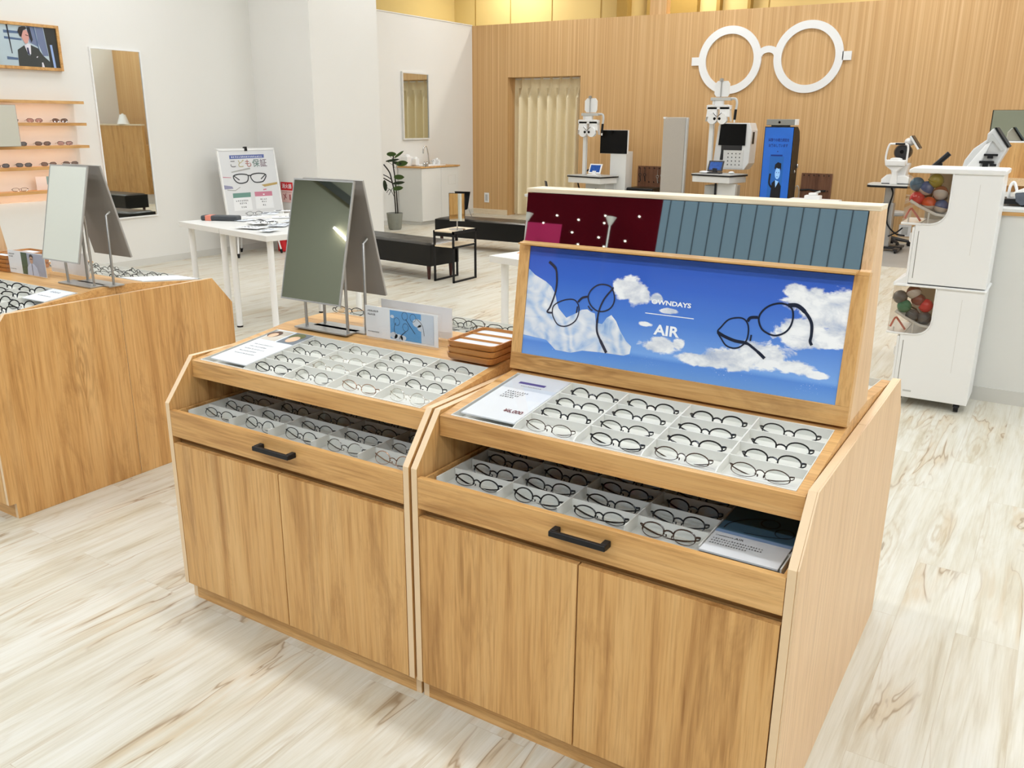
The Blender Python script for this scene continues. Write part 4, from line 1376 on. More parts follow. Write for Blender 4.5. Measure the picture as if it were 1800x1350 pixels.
# things on them
gc = thing('glasses_case', 'dark grey flat glasses case with a coral band on the white table', 'glasses case', (-4.62, 3.24, 0.785), 0.42)
MB().box(-0.16, 0.16, -0.05, 0.05, 0, 0.042).build('case_body', plain('case_charcoal', (72, 76, 80), 0.6, var=0.1), gc, bevel=0.012)
MB().box(-0.12, -0.065, -0.0508, 0.0508, -0.0, 0.0425).build('band', plain('coral', (230, 140, 118), 0.6), gc, bevel=0.004)
r2 = random.Random(3)
PAPERS = [(-4.63, 3.60), (-4.72, 3.86), (-4.362, 3.702), (-4.43, 3.33), (-4.29, 3.42), (-3.923, 3.225), (-3.957, 2.98), (-3.70, 2.92), (-4.70, 4.00), (-4.025, 3.45), (-4.12, 3.20)]
for k, (px_, py_) in enumerate(PAPERS):
    m = MB()
    pw, ph = r2.choice([(0.15, 0.21), (0.105, 0.15), (0.21, 0.15)])
    m.box(-pw / 2, pw / 2, -ph / 2, ph / 2, 0, 0.0012 + 0.0003 * (k % 3))
    o = m.build('paper_sheet', [paper, paper_cool][k % 2])
    o.location = (px_, py_, 0.7856 + 0.0018 * k)
    o.rotation_euler = (0, 0, TR + r2.uniform(-0.9, 0.9))
    tag(o, 'loose printed white sheet on the pair of white tables before the kids poster', 'paper', 'papers on the white tables')
    m = MB()
    for i in range(3):
        dashes(m, -pw * 0.4, pw * r2.uniform(0.0, 0.4), ph * (0.28 - 0.24 * i), 0.022, 0.0026, 0, 80 + k * 4 + i, 0.03)
    if k in (1, 4, 8):
        rect(m, -pw * 0.3, pw * 0.3, -ph * 0.4, -ph * 0.1, 0.0026)
    m.build('print', [ink, ink_grey][k % 2], o)
for k, (px_, py_, rz_) in enumerate(((-3.86, 3.06, 0.4), (-4.50, 3.50, 1.2), (-4.16, 3.60, 2.4))):
    make_glasses('eyeglasses', 'oval', .0012, black_frame, lens_clear, ['thin black eyeglasses lying near the edge of the paper covered table', 'thin black eyeglasses at the back of the paper covered table', 'thin black eyeglasses amid papers on the white table'][k], 'eyeglasses',
                 (px_, py_, 0.812), (TILT, 0, rz_), 'glasses on the white table')
mg = thing('sign_block', 'small white sign with two black clips on the papered table', 'sign', (-4.10, 3.95, 0.81), TR)
MB().box(-0.11, 0.11, -0.01, 0.01, 0, 0.085).build('sheet', paper, mg)
for xx in (-0.04, 0.07):
    MB().box(xx, xx + 0.018, -0.013, 0.013, 0.065, 0.09).build('clip', black_metal, mg)
for k, (dx, dy, rz_, mm, lb) in enumerate(((0.17, 0.30, 0.3, plain('coral_paper', (244, 160, 126), 0.6), 'coral leaflet'), (0.30, 0.32, 1.0, plain('orange_paper', (236, 110, 70), 0.6), 'orange leaflet'))):
    o = MB().box(-0.10, 0.10, -0.07, 0.07, 0, 0.002).build('leaflet', mm)
    o.location = (-1.672 + dx, 2.87 + dy - 0.03, 0.785 + 0.003 * k)
    o.rotation_euler = (0, 0, rz_)
    tag(o, lb + ' on the white table behind the sky poster stand', 'leaflet', 'leaflets on the white table')
    mq = MB()
    for i in range(3):
        dashes(mq, -0.08, 0.06, 0.03 - 0.03 * i, 0.012, 0.0025, 0, 300 + i, 0.02)
    mq.build('print', ink_wine, o)
make_glasses('eyeglasses', 'boston', .0022, brown_frame, lens_clear, 'tortoise eyeglasses standing on the white table behind the sky poster', 'eyeglasses', (-1.42, 3.10, 0.789), (TILT, 0, 0.9), 'glasses on the half hidden table')
make_glasses('eyeglasses', 'round', .0022, black_frame, lens_clear, 'black eyeglasses beyond the tortoise pair on the half hidden table', 'eyeglasses', (-1.46, 3.30, 0.7855), (TILT, 0, 0.9), 'glasses on the half hidden table')

# ---------------------------------------------------------------- easel with the kids guarantee poster
ea = thing('poster_easel', 'white folding easel with a poster about a guarantee for kids', 'easel', (-7.02, 5.69, 0), math.atan2(0.745, 0.13))
# local x along the poster (0.75 wide, centred), z up, -y towards the shop
KW, KH = 0.75, 1.0
tl_ = math.radians(81)
bd = MB().box(-KW / 2, KW / 2, 0, KH, -0.02, 0.0).build('poster_board', plain('poster_pale_grey', (226, 227, 228), 0.4, var=0.05, vscale=3), ea, loc=(0, -0.10, 0.27), rot=(tl_, 0, 0))
fr = MB()
for a in ((-KW / 2 - .012, KW / 2 + .012, -0.012, 0.012), (-KW / 2 - .012, KW / 2 + .012, KH - 0.012, KH + 0.012), (-KW / 2 - .012, -KW / 2 + .008, 0, KH), (KW / 2 - .008, KW / 2 + .012, 0, KH)):
    fr.box(a[0], a[1], a[2], a[3], -0.02, 0.006)
fr.build('snap_frame', plastic_white, bd)
q = lambda pts: [((u - 0.5) * KW, KH - (1 - v) * KH) for u, v in pts]
kid = MB()
for pts, m_, z_ in (([(0.189, 0.934), (0.811, 0.938), (0.806, 0.897), (0.186, 0.891)], 0, 1), ([(0.144, 0.494), (0.463, 0.495), (0.455, 0.441), (0.139, 0.44)], 1, 1), ([(0.533, 0.498), (0.855, 0.495), (0.852, 0.44), (0.533, 0.443)], 2, 1),
                    ([(0.139, 0.44), (0.455, 0.441), (0.454, 0.289), (0.126, 0.289)], 3, 1), ([(0.533, 0.443), (0.852, 0.44), (0.852, 0.295), (0.519, 0.296)], 3, 1), ([(0.682, 0.578), (0.982, 0.601), (0.978, 0.575), (0.734, 0.552)], 4, 1),
                    ([(0.18, 0.744), (0.518, 0.787), (0.527, 0.767), (0.184, 0.732)], 5, 1), ([(0.007, 0.594), (0.155, 0.575), (0.17, 0.548), (0.007, 0.545)], 6, 1), ([(0.02, 0.69), (0.16, 0.68), (0.16, 0.674), (0.02, 0.68)], 2, 1), ([(0.70, 0.525), (0.76, 0.53), (0.76, 0.515), (0.70, 0.51)], 2, 1),
                    ([(0.06, 0.53), (0.2, 0.52), (0.3, 0.56), (0.29, 0.565), (0.2, 0.53), (0.06, 0.54)], 5, 1), ([(0.68, 0.47), (0.71, 0.47), (0.71, 0.455), (0.68, 0.455)], 3, 2)):
    flat(kid, q(pts), 0.001 * z_, m_)
for ctr in (0.33, 0.62):
    pass
gl_ = q([(0.202, 0.691), (0.31, 0.713), (0.445, 0.703), (0.466, 0.674), (0.427, 0.621), (0.314, 0.606), (0.236, 0.629)])
gr_ = q([(0.507, 0.673), (0.542, 0.705), (0.669, 0.715), (0.79, 0.696), (0.75, 0.635), (0.689, 0.611), (0.564, 0.614)])
ribbon(kid, smoothline(gl_, True, 3), 0.014, 0.002, True, 7)
ribbon(kid, smoothline(gr_, True, 3), 0.014, 0.002, True, 7)
ribbon(kid, q([(0.457, 0.694), (0.525, 0.693)]), 0.014, 0.002, False, 7)
ribbon(kid, q([(0.20, 0.70), (0.24, 0.68), (0.30, 0.645)]), 0.012, 0.002, False, 7)
ribbon(kid, q([(0.79, 0.70), (0.75, 0.68), (0.69, 0.645)]), 0.012, 0.002, False, 7)
for i, (a, b, y) in enumerate(((0.18, 0.43, 0.395), (0.24, 0.40, 0.365), (0.26, 0.38, 0.32), (0.62, 0.78, 0.40), (0.64, 0.76, 0.37), (0.65, 0.74, 0.33))):
    dashes(kid, (a - .5) * KW, (b - .5) * KW, y * KH, 0.018, 0.002, 7, 100 + i, 0.022)
kid.build('artwork', [plain('print_slate_blue', (96, 110, 168), 0.5), plain('print_green', (110, 152, 140), 0.5), plain('print_rose', (206, 130, 150), 0.5), plain('print_card', (240, 241, 242), 0.5), plain('print_pencil', (190, 162, 100), 0.5), plain('print_silver', (176, 176, 172), 0.5), plain('print_lilac', (150, 150, 176), 0.5), plain('print_ink', (58, 60, 64), 0.5)], bd)
kc = [plain('letter_grey', (128, 128, 128), 0.5), plain('letter_sand', (196, 186, 140), 0.5), plain('letter_rose', (176, 120, 112), 0.5), plain('letter_green', (110, 134, 128), 0.5), plain('letter_mauve', (136, 120, 130), 0.5)]
for i, ch in enumerate('こども保証'):
    lettering(ch, 0.098, (0.165 + 0.137 * i - 0.5) * KW, 0.800 * KH, 0.002, kc[i], bd, bold=0.012)
m = MB()
dashes(m, (0.22 - .5) * KW, (0.79 - .5) * KW, 0.905 * KH, 0.02, 0.0022, 0, 130, 0.022)
m.build('small_print', ink_white, bd)
MB().box(-0.022, 0.012, KH - 0.02, KH + 0.03, -0.026, 0.012).build('clip', black_metal, bd)
for sx in (-0.30, 0.30):
    lg = MB().tube([(sx * 0.4, 0.10, 1.2), (sx, -0.09, 0.03)], 0.010, 8).build('leg', plastic_white, ea, True)
    MB().tube([(sx * 0.985, -0.087, 0.05), (sx, -0.095, 0.0)], [0.02, 0.012], 8).build('foot', black_metal, lg)
lg = MB().tube([(0, 0.12, 1.2), (0.0, 0.34, 0.03)], 0.010, 8).build('leg', plastic_white, ea, True)
MB().tube([(0, 0.336, 0.05), (0, 0.345, 0.0)], [0.02, 0.012], 8).build('foot', black_metal, lg)

# fire extinguisher and its sign by the pillar
es = thing('extinguisher_sign', 'red and white fire extinguisher sign on the pillar by the easel', 'sign', (-6.99, 6.238, 0.60))
MB().box(-0.105, 0.105, -0.004, 0, 0.0, 0.25).build('plate', plain('sign_pale_pink', (238, 200, 194), 0.5), es)
MB().box(-0.105, 0.105, -0.0052, -0.004, 0.150, 0.25).build('red_band', ink_red, es)
lt_ = lettering('消火器', 0.062, -0.088, 0, 0, ink_white, es, bold=0.01, fit=0.17)
lt_.location = (-0.085, -0.0056, 0.178)
lt_.rotation_euler = (PI / 2, 0, 0)
m = MB()
ribbon(m, [(-0.06, 0.03), (-0.02, 0.11)], 0.012, 0.0)
ribbon(m, [(-0.065, 0.10), (-0.015, 0.05)], 0.012, 0.0)
rect(m, 0.035, 0.06, 0.03, 0.10, 0.0)
dashes(m, -0.09, 0.09, 0.122, 0.014, 0.0, 0, 4, 0.02)
m.build('pictogram', plain('sign_grey_red', (170, 80, 80), 0.5), es, loc=(0, -0.0046, 0), rot=(PI / 2, 0, 0))
fx = thing('fire_extinguisher', 'red fire extinguisher on the floor under its sign', 'fire extinguisher', (-6.98, 6.10, 0))
MB().lathe([(0.05, 0), (0.066, 0.01), (0.066, 0.36), (0.05, 0.41), (0.02, 0.43), (0.02, 0.45)], 20).build('cylinder', ink_red, fx, True)
MB().box(-0.05, 0.05, -0.01, 0.01, 0.45, 0.475).build('lever', black_metal, fx)
MB().tube(smoothline([(0.03, 0, 0.45), (0.085, 0, 0.40), (0.085, 0, 0.2), (0.075, 0, 0.1)]), 0.009, 8).build('hose', black_metal, fx, True)

# ---------------------------------------------------------------- benches
def bench(loc, rz, label, L=1.4, W=0.44):
    """origin: middle of the near edge on the floor; x along the bench"""
    t = thing('leather_bench', label, 'bench', loc, rz, 'black leather benches')
    m = MB()
    nx, ny = 28, 10
    z0, z1 = 0.148, 0.385
    tuft = [(-L / 2 + L * (i + 0.5) / 5, W * (j + 0.5) / 2) for i in range(5) for j in range(2)]
    g = []
    for j in range(ny + 1):
        row = []
        for i in range(nx + 1):
            x, y = -L / 2 + L * i / nx, W * j / ny
            e = min(x + L / 2, L / 2 - x, y, W - y)
            z = z1 - 0.018 * max(0, 1 - e / 0.05) ** 2
            for tx, ty in tuft:
                z -= 0.010 * math.exp(-((x - tx) ** 2 + (y - ty) ** 2) / 0.0016)
            row.append(m.P((x, y, z)))
        g.append(row)
    for j in range(ny):
        for i in range(nx):
            m.face([g[j][i], g[j][i + 1], g[j + 1][i + 1], g[j + 1][i]])
    edge = g[0] + [g[j][nx] for j in range(1, ny + 1)] + g[ny][-2::-1] + [g[j][0] for j in range(ny - 1, 0, -1)]
    low = [m.P((m.v[k].x, m.v[k].y, z0)) for k in edge]
    for k in range(len(edge)):
        m.face([edge[k], edge[(k + 1) % len(edge)], low[(k + 1) % len(edge)], low[k]])
    m.face(low)
    m.build('cushion', leather, t, True)
    for tx, ty in tuft:
        MB().ball((tx, ty, z1 - 0.010), (0.010, 0.010, 0.005), 10, 6).build('button', leather, t, True)
    for x in (-L / 2 + 0.07, L / 2 - 0.07):
        for y in (0.05, W - 0.05):
            MB().tube([(x, y, 0), (x, y, z0)], [0.014, 0.024], 10).build('leg', leg_wood, t, True)
    return t


bench((-4.83, 5.52, 0), -0.10, 'black tufted leather bench beside the small nesting side table')
bench((-4.93, 7.53, 0), 0.04, 'black tufted leather bench farther back, before the veneer wall')

# ---------------------------------------------------------------- side table
st = thing('side_table', 'small black framed side table with two wooden tops between the benches', 'side table', (-3.97, 5.665, 0))
hx, hy = 0.127, 0.205
for z, nm in ((0.525, 'tabletop'), (0.375, 'lower_shelf')):
    dx = 0 if z > 0.5 else -0.01
    MB().box(-hx + 0.008, hx - 0.008, -hy + 0.002, hy - 0.002, z - 0.014, z).build(nm, oak_cap, st)
for sx in (-1, 1):
    f = MB()
    x = sx * (hx - 0.008)
    f.box(x - 0.009, x + 0.009, -hy, -hy + 0.018, 0.0, 0.525).box(x - 0.009, x + 0.009, hy - 0.018, hy, 0.0, 0.525)
    f.box(x - 0.009, x + 0.009, -hy, hy, 0.0, 0.018).box(x - 0.009, x + 0.009, -hy, hy, 0.495, 0.524).box(x - 0.009, x + 0.009, -hy, hy, 0.355, 0.372)
    f.build('side_frame', black_metal, st)
MB().box(-hx, hx, -hy, -hy + 0.018, 0.498, 0.511).box(-hx, hx, hy - 0.018, hy, 0.498, 0.511).build('top_rail', black_metal, st)


def stand_mirror(loc, rz, label, w, h, foot=True, sc_=1.0):
    t = thing('counter_mirror', label, 'mirror', loc, rz)
    MB().lathe([(0.085, 0), (0.085, 0.008), (0.03, 0.014)], 24).build('base', chrome, t, True)
    MB().tube([(0, 0, 0.01), (0, 0.0, 0.10), (0, 0.012, 0.16)], 0.007, 10).build('stem', chrome, t, True)
    a = math.radians(91)
    M_ = Matrix.Translation((0, -0.006, 0.085)) @ Matrix.Rotation(a, 4, 'X')
    m = MB()
    m.M = M_
    m.box(-w / 2, w / 2, 0, h, -0.010, -0.001)
    m.build('backing', black_metal, t)
    m = MB()
    m.M = M_
    m.box(-w / 2 + 0.004, w / 2 - 0.004, 0.004, h - 0.004, -0.001, 0.001)
    m.build('mirror_glass', mirror_glass, t)
    return t


stand_mirror((-3.915, 5.63, 0.525), 0.42, 'small swivel mirror on a chrome foot on the side table', 0.165, 0.285)
bk = thing('counter_mirror', 'small mirror with its black back turned to us, on the farther bench', 'mirror', (-5.42, 7.86, 0.385), 0.3)
m = MB()
m.M = Matrix.Rotation(math.radians(101), 4, 'X')
m.poly([(-0.10, 0.335, 0), (0.115, 0.335, 0), (0.062, 0.10, 0), (0.0, 0.08, 0), (-0.07, 0.10, 0)]).poly([(-0.10, 0.335, 0.008), (0.115, 0.335, 0.008), (0.062, 0.10, 0.008), (0.0, 0.08, 0.008), (-0.07, 0.10, 0.008)])
m.box(-0.09, 0.10, 0.28, 0.333, 0.0, 0.008)
m.build('mirror_back', black_metal, bk)
MB().tube([(0.05, 0.0, 0.15), (0.10, 0.03, 0.0)], 0.004, 8).tube([(-0.04, 0.0, 0.15), (-0.06, 0.05, 0.0)], 0.004, 8).build('strut', chrome, bk)

# ---------------------------------------------------------------- plant
pl = thing('potted_plant', 'potted plant with round dark leaves beside the wash basin cabinet', 'plant', (-7.33, 8.72, 0))
MB().lathe([(0.085, 0), (0.10, 0.02), (0.125, 0.25), (0.118, 0.25), (0.112, 0.22)], 24).build('pot', concrete, pl, True)
MB().lathe([(0.005, 0.221), (0.112, 0.222)], 20).build('soil', stem_brown, pl)
view = Vector((8.7, -10.3, 0)).normalized()     # leaves mostly turn to the open shop
side = Vector((0.77, 0.64, 0))
st_ = MB()


def pos(a, z):
    return Vector((side.x * a, side.y * a, z))


st_.tube(smoothline([pos(0.02, 0.2), pos(0.005, 0.55), pos(-0.03, 0.75), pos(-0.06, 0.86), pos(-0.14, 0.97)]), 0.010, 8)
st_.tube(smoothline([pos(0.05, 0.2), pos(0.035, 0.6), pos(0.02, 0.8), pos(0.0, 0.98), pos(0.01, 1.09)]), 0.010, 8)
st_.tube(smoothline([pos(0.01, 0.68), pos(-0.06, 0.72), pos(-0.15, 0.77)]), 0.009, 8)
st_.tube(smoothline([pos(-0.03, 0.75), pos(-0.09, 0.79), pos(-0.15, 0.82)]), 0.007, 8)
st_.tube(smoothline([pos(0.0, 0.5), pos(-0.06, 0.60), pos(-0.11, 0.55)]), 0.004, 6)
st_.tube(smoothline([pos(-0.02, 0.62), pos(-0.08, 0.52)]), 0.004, 6)
st_.build('stem', stem_brown, pl, True)
LV = [(-0.02, 1.12, 0.07, 0.036, 0.0, 0), (0.09, 1.115, 0.085, 0.020, 0.62, 0), (-0.01, 1.03, 0.10, 0.020, 0.16, 1), (0.06, 0.99, 0.07, 0.026, -0.2, 1), (0.13, 0.985, 0.085, 0.045, 0.12, 0),
      (0.08, 0.785, 0.075, 0.040, -0.03, 0), (0.075, 0.70, 0.085, 0.026, 0.10, 1), (0.06, 0.62, 0.075, 0.036, 0.12, 0), (-0.13, 0.66, 0.03, 0.09, 0.1, 1)]
for a, z, rx, ry, ro, mm in LV:
    m = MB()
    c = pos(a, z) + view * 0.03
    e1 = (side * math.cos(ro) + Vector((0, 0, 1)) * math.sin(ro))
    e2 = (Vector((0, 0, 1)) * math.cos(ro) - side * math.sin(ro) + view * 0.35).normalized()
    cc = m.P(c - view * 0.012)
    ring = []
    for k in range(18):
        th = 2 * PI * k / 18
        tip = 1.12 if k == 0 else 1.0
        ring.append(m.P(c + e1 * (rx * tip * math.cos(th)) + e2 * (ry * math.sin(th))))
    for k in range(18):
        m.face([cc, ring[k], ring[(k + 1) % 18]])
    m.tube([pos(a * 0.3, z - 0.07), c - e1 * rx * 0.8], 0.003, 5)
    m.build('leaf', [leaf_green, leaf_dark][mm], pl, True)

# ---------------------------------------------------------------- wash basin cabinet, faucet, mirror over it
bc = thing('basin_cabinet', 'white basin cabinet with thin wooden worktop against the white recess wall', 'basin cabinet', (-7.550, 9.87, 0))
MB().box(-0.235, 0.225, -0.49, 0.51, 0.05, 0.885).build('body', lam_white, bc)
MB().box(-0.235, 0.19, -0.48, 0.50, 0.0, 0.05).build('plinth', base_white, bc)
for a, b in ((-0.488, 0.018), (0.022, 0.508)):
    d = MB().box(0.225, 0.241, a, b, 0.06, 0.878).build('door', lam_white, bc, bevel=0.002)
    if a > 0:
        MB().box(0.241, 0.2435, 0.22, 0.42, 0.60, 0.605).box(0.241, 0.2435, 0.22, 0.42, 0.745, 0.75).box(0.241, 0.2435, 0.22, 0.224, 0.60, 0.75).box(0.241, 0.2435, 0.416, 0.42, 0.60, 0.75).build('flap', base_white, d)
MB().box(-0.235, 0.255, -0.51, 0.53, 0.885, 0.908).build('worktop', oak_x, bc, bevel=0.002)
sk = MB()
sk.box(-0.20, 0.20, -0.36, 0.20, 0.908, 0.922).box(-0.17, 0.17, -0.32, 0.16, 0.922, 0.924)
sk.build('basin', plastic_white, bc, bevel=0.004)
fa = MB().lathe([(0.022, 0.922), (0.022, 0.95), (0.012, 0.96)], 14, (0.03, -0.02, 0))
fa.tube(smoothline([(0.03, -0.02, 0.95), (0.02, -0.03, 1.10), (0.02, -0.07, 1.20), (0.02, -0.12, 1.205), (0.02, -0.15, 1.16)]), 0.011, 10)
fa.tube([(0.02, -0.15, 1.17), (0.02, -0.155, 1.10)], 0.014, 10)
fa.tube([(0.03, -0.01, 0.965), (0.08, 0.05, 0.985)], 0.008, 8)
fa.build('faucet', chrome, bc, True)
r3 = random.Random(5)
for k, (x, y, s_, lb, nm, ct) in enumerate(((-0.10, -0.42, 0.10, 'white soap pump block on the basin worktop near the plant', 'soap_box', 'soap'), (0.0, -0.33, 0.07, 'small white cleaning machine on the basin worktop', 'lens_washer', 'machine'),
                                        (0.05, 0.08, 0.05, 'white cup behind the faucet', 'cup', 'cup'), (0.08, 0.18, 0.045, 'white jar at the far end of the basin', 'jar', 'jar'), (-0.02, 0.25, 0.06, 'white tissue box on the basin worktop', 'tissue_box', 'box'))):
    t = thing(nm, lb, ct, (-7.550 + x, 9.87 + y, 0.924 if -0.36 < y < 0.2 else 0.908))
    if nm in ('cup', 'jar'):
        MB().lathe([(s_ * 0.5, 0), (s_ * 0.62, s_ * 1.3), (s_ * 0.55, s_ * 1.3), (s_ * 0.45, 0.01)], 18).build('body', plastic_white, t, True)
        MB().lathe([(s_ * 0.63, s_ * 1.3), (s_ * 0.3, s_ * 1.5)], 18).build('lid', plastic_white, t, True)
    else:
        MB().box(-s_ * 0.6, s_ * 0.6, -s_ * 0.7, s_ * 0.7, 0, s_ * 1.5).build('body', plastic_white, t, bevel=0.008)
        MB().ball((s_ * 0.1, 0, s_ * 1.5), (s_ * 0.45, s_ * 0.5, s_ * 0.35), 14, 8).build('lid', plastic_white, t, True)
for k, y in enumerate((-0.27, -0.20)):
    tag(MB().lathe([(0.022, 0), (0.022, 0.05), (0.012, 0.06), (0.012, 0.075)], 14).build('bottle', chrome, None, True, loc=(-7.550 + 0.212, 9.87 + y - 0.11, 0.908)), ['small silver bottle at the front corner of the basin worktop', 'second small silver bottle, nearer the faucet'][k], 'bottle', 'silver bottles by the basin')
rm = thing('recess_mirror', 'small white framed mirror over the basin reflecting the curtain', 'mirror', (-7.80, 9.87, 1.31))
wall_frame(MB(), -0.335, 0.345, 0, 1.03, 0.022, 0, 0.035).build('mirror_frame', lam_white, rm)
MB().box(0.01, 0.022, -0.315, 0.325, 0.02, 1.01).build('mirror_glass', mirror_glass, rm)

# ---------------------------------------------------------------- curtain in the opening
cu_m = plain('cream_curtain', (244, 228, 190), 0.9, var=0.03, vscale=40, bump=0.2)
ct_ = thing('curtain', 'cream pleated curtain filling the opening in the veneer wall', 'curtain', (-6.36, 11.72, 0.02))
m = MB()
N, ZN = 150, 14
Lc_ = 1.40
rows = []
for j in range(ZN + 1):
    z = 2.298 * j / ZN
    row = []
    for i in range(N + 1):
        u = i / N
        x = -Lc_ / 2 + Lc_ * u
        f = j / ZN
        amp = 0.075 * (1 - 0.35 * max(0, f - 0.9) / 0.1)
        ph = u * 7.5 * 2 * PI + 0.5 * math.sin(u * 9) * (1 - f)
        y = amp * math.sin(ph) + 0.012 * math.sin(ph * 2 + 1.3) * (1 - f)
        if f > 0.88:      # pinch pleats near the heading
            y = 0.045 * (abs(math.sin(ph / 2 + 0.4)) ** 0.5 * 2 - 1) * 0.7
        row.append(m.P((x, y, z)))
    rows.append(row)
for j in range(ZN):
    for i in range(N):
        m.face([rows[j][i], rows[j][i + 1], rows[j + 1][i + 1], rows[j + 1][i]])
m.build('curtain_cloth', cu_m, ct_, True)
MB().box(-0.69, 0.69, 0.01, 0.03, 2.27, 2.29).build('curtain_rail', plastic_white, ct_)

# ---------------------------------------------------------------- spectacle emblem and outlets on the back wall
em = MB()
def ringpoly(mb, cx, cz, R, r, y0, y1, n=64):
    A = [[mb.P((cx + rr_ * math.cos(2 * PI * k / n), y, cz + rr_ * math.sin(2 * PI * k / n))) for k in range(n)] for rr_, y in ((R, y0), (R, y1), (r, y1), (r, y0))]
    for a in range(4):
        for k in range(n):
            mb.face([A[a][k], A[a][(k + 1) % n], A[(a + 1) % 4][(k + 1) % n], A[(a + 1) % 4][k]])
c1, c2 = (-3.185, 2.481), (-2.055, 2.492)
ringpoly(em, c1[0], c1[1], 0.472, 0.362, 11.47, 11.4995)
ringpoly(em, c2[0], c2[1], 0.480, 0.372, 11.47, 11.4995)
arch = []
bcx = (c1[0] + c2[0]) / 2
pts_o = [(bcx + 0.165 * math.cos(a), 2.535 + 0.125 * math.sin(a)) for a in [PI * k / 14 for k in range(15)]]
pts_i = [(bcx + 0.085 * math.cos(a), 2.515 + 0.055 * math.sin(a)) for a in [PI * k / 14 for k in range(15)]]
em.prism(pts_o + pts_i[::-1], 1, 11.4735, 11.4993)
em.prism([(c1[0] - 0.58, 2.42), (c1[0] - 0.455, 2.42), (c1[0] - 0.455, 2.535), (c1[0] - 0.58, 2.535)], 1, 11.473, 11.4993)
em.prism([(c2[0] + 0.465, 2.435), (c2[0] + 0.585, 2.435), (c2[0] + 0.585, 2.55), (c2[0] + 0.465, 2.55)], 1, 11.47, 11.4993)
tag(em.build('wall_emblem', plastic_white), 'big white spectacles emblem mounted high on the veneer wall', 'sign')


def outlet(x, z, label, w=0.075, h=0.12):
    t = thing('outlet', label, 'outlet', (x, 11.49, z))
    MB().box(-w / 2, w / 2, 0, 0.01, -h / 2, h / 2).build('plate', plastic_white, t, bevel=0.003)
    MB().box(-w / 4, w / 4, -0.002, 0.0, -h / 3, h / 3).build('socket', plastic_grey, t)


outlet(-7.50, 0.29, 'white wall outlet on the veneer between the recess and the curtain', 0.10, 0.17)
outlet(-0.50, 0.18, 'white outlet low on the wall behind the instrument table', 0.16, 0.16)

# ---------------------------------------------------------------- eye test instruments
def phoropter(t, cx, cy, z, s=1.0):
    """refractor head with its eyes at height z, facing -y"""
    M_ = Matrix.Translation((cx, cy, z))
    for sd in (-1, 1):
        m = MB()
        m.M = M_
        pts = []
        for k in range(20):
            a = 2 * PI * k / 20
            pts.append((sd * 0.072 + 0.066 * math.cos(a) * (1.05 if math.sin(a) < 0 else 0.9), 0.0 + 0.075 * math.sin(a) - 0.02))
        m.prism(pts, 1, -0.05, 0.01)
        m.prism([(sd * 0.02, 0.02), (sd * 0.165, 0.0), (sd * 0.175, -0.06), (sd * 0.155, 0.13), (sd * 0.02, 0.13)], 1, -0.02, 0.06)
        e = m.build('eye_unit', plastic_white, t, bevel=0.004)
        m = MB()
        m.M = M_ @ Matrix.Translation((sd * 0.034, -0.051, -0.022)) @ Matrix.Rotation(PI / 2, 4, 'X')
        m.lathe([(0.019, 0), (0.019, 0.003)], 16)
        m.build('aperture', black_gloss, e)
        m = MB()
        m.M = M_
        m.tube([(sd * 0.06, -0.052, 0.055), (sd * 0.004, -0.052, 0.0)], 0.004, 6)
        m.build('groove', plastic_dark, e)
    m = MB()
    m.M = M_
    m.box(-0.17, 0.17, -0.02, 0.05, 0.10, 0.155).box(-0.15, 0.15, -0.03, 0.0, 0.135, 0.16)
    m.box(-0.06, 0.06, -0.01, 0.04, 0.16, 0.215).box(-0.10, -0.065, 0, 0.03, 0.165, 0.215)
    m.build('head_bar', plastic_white, t, bevel=0.004)
    m = MB()
    m.M = M_
    m.box(-0.12, 0.16, -0.02, 0.06, 0.215, 0.255)
    m.tube(smoothline([(0.15, 0.02, 0.24), (0.22, 0.02, 0.235), (0.245, 0.01, 0.18), (0.24, 0.0, 0.09)]), 0.016, 10)
    m.build('support_arm', plastic_grey, t, bevel=0.003)
    m = MB()
    m.M = M_
    m.tube([(0.24, 0.0, 0.10), (0.232, 0.0, -0.035)], 0.018, 10)
    m.build('grip', black_metal, t)
    m = MB()
    m.M = M_
    m.tube([(0.232, 0.0, -0.03), (0.23, 0.0, -0.07)], 0.012, 10)
    m.build('grip_end', plastic_white, t)
    m = MB()
    m.M = M_
    a = 0.09
    m.prism([(-a + 0.03, 0.265), (a + 0.01, 0.265), (a + 0.03, 0.30), (a + 0.03, 0.43), (a, 0.47), (-a + 0.04, 0.47), (-a + 0.0, 0.43), (-a + 0.0, 0.30)], 1, 0.03, 0.045)
    m.build('near_chart', plastic_white, t)
    m = MB()
    m.M = M_
    m.tube([(0.005, 0.02, 0.255), (0.005, 0.02, 0.51)], 0.006, 8)
    m.box(-0.02, 0.03, 0.01, 0.03, 0.47, 0.50)
    m.build('chart_rod', steel, t)


def test_table(t, x0, x1, y0, y1, z, rz=-0.22):
    m = MB()
    cx_, cy_ = (x0 + x1) / 2, (y0 + y1) / 2
    m.M = Matrix.Translation((cx_, cy_, 0)) @ Matrix.Rotation(rz, 4, 'Z')
    w, d = (x1 - x0) / 2, (y1 - y0) / 2
    m.box(-w, w, -d, d, z - 0.012, z)
    m.build('tabletop', plastic_grey, t)
    m2 = MB()
    m2.M = m.M
    m2.box(-w - .002, w + .002, -d - .002, d + .002, z - 0.03, z - 0.012)
    m2.build('table_edge', black_metal, t)
    m3 = MB()
    m3.M = m.M
    m3.box(-w + 0.01, w - 0.01, -d + 0.01, d - 0.02, z - 0.115, z - 0.03)
    m3.build('table_drawer', lam_white, t, bevel=0.003)
    return m.M


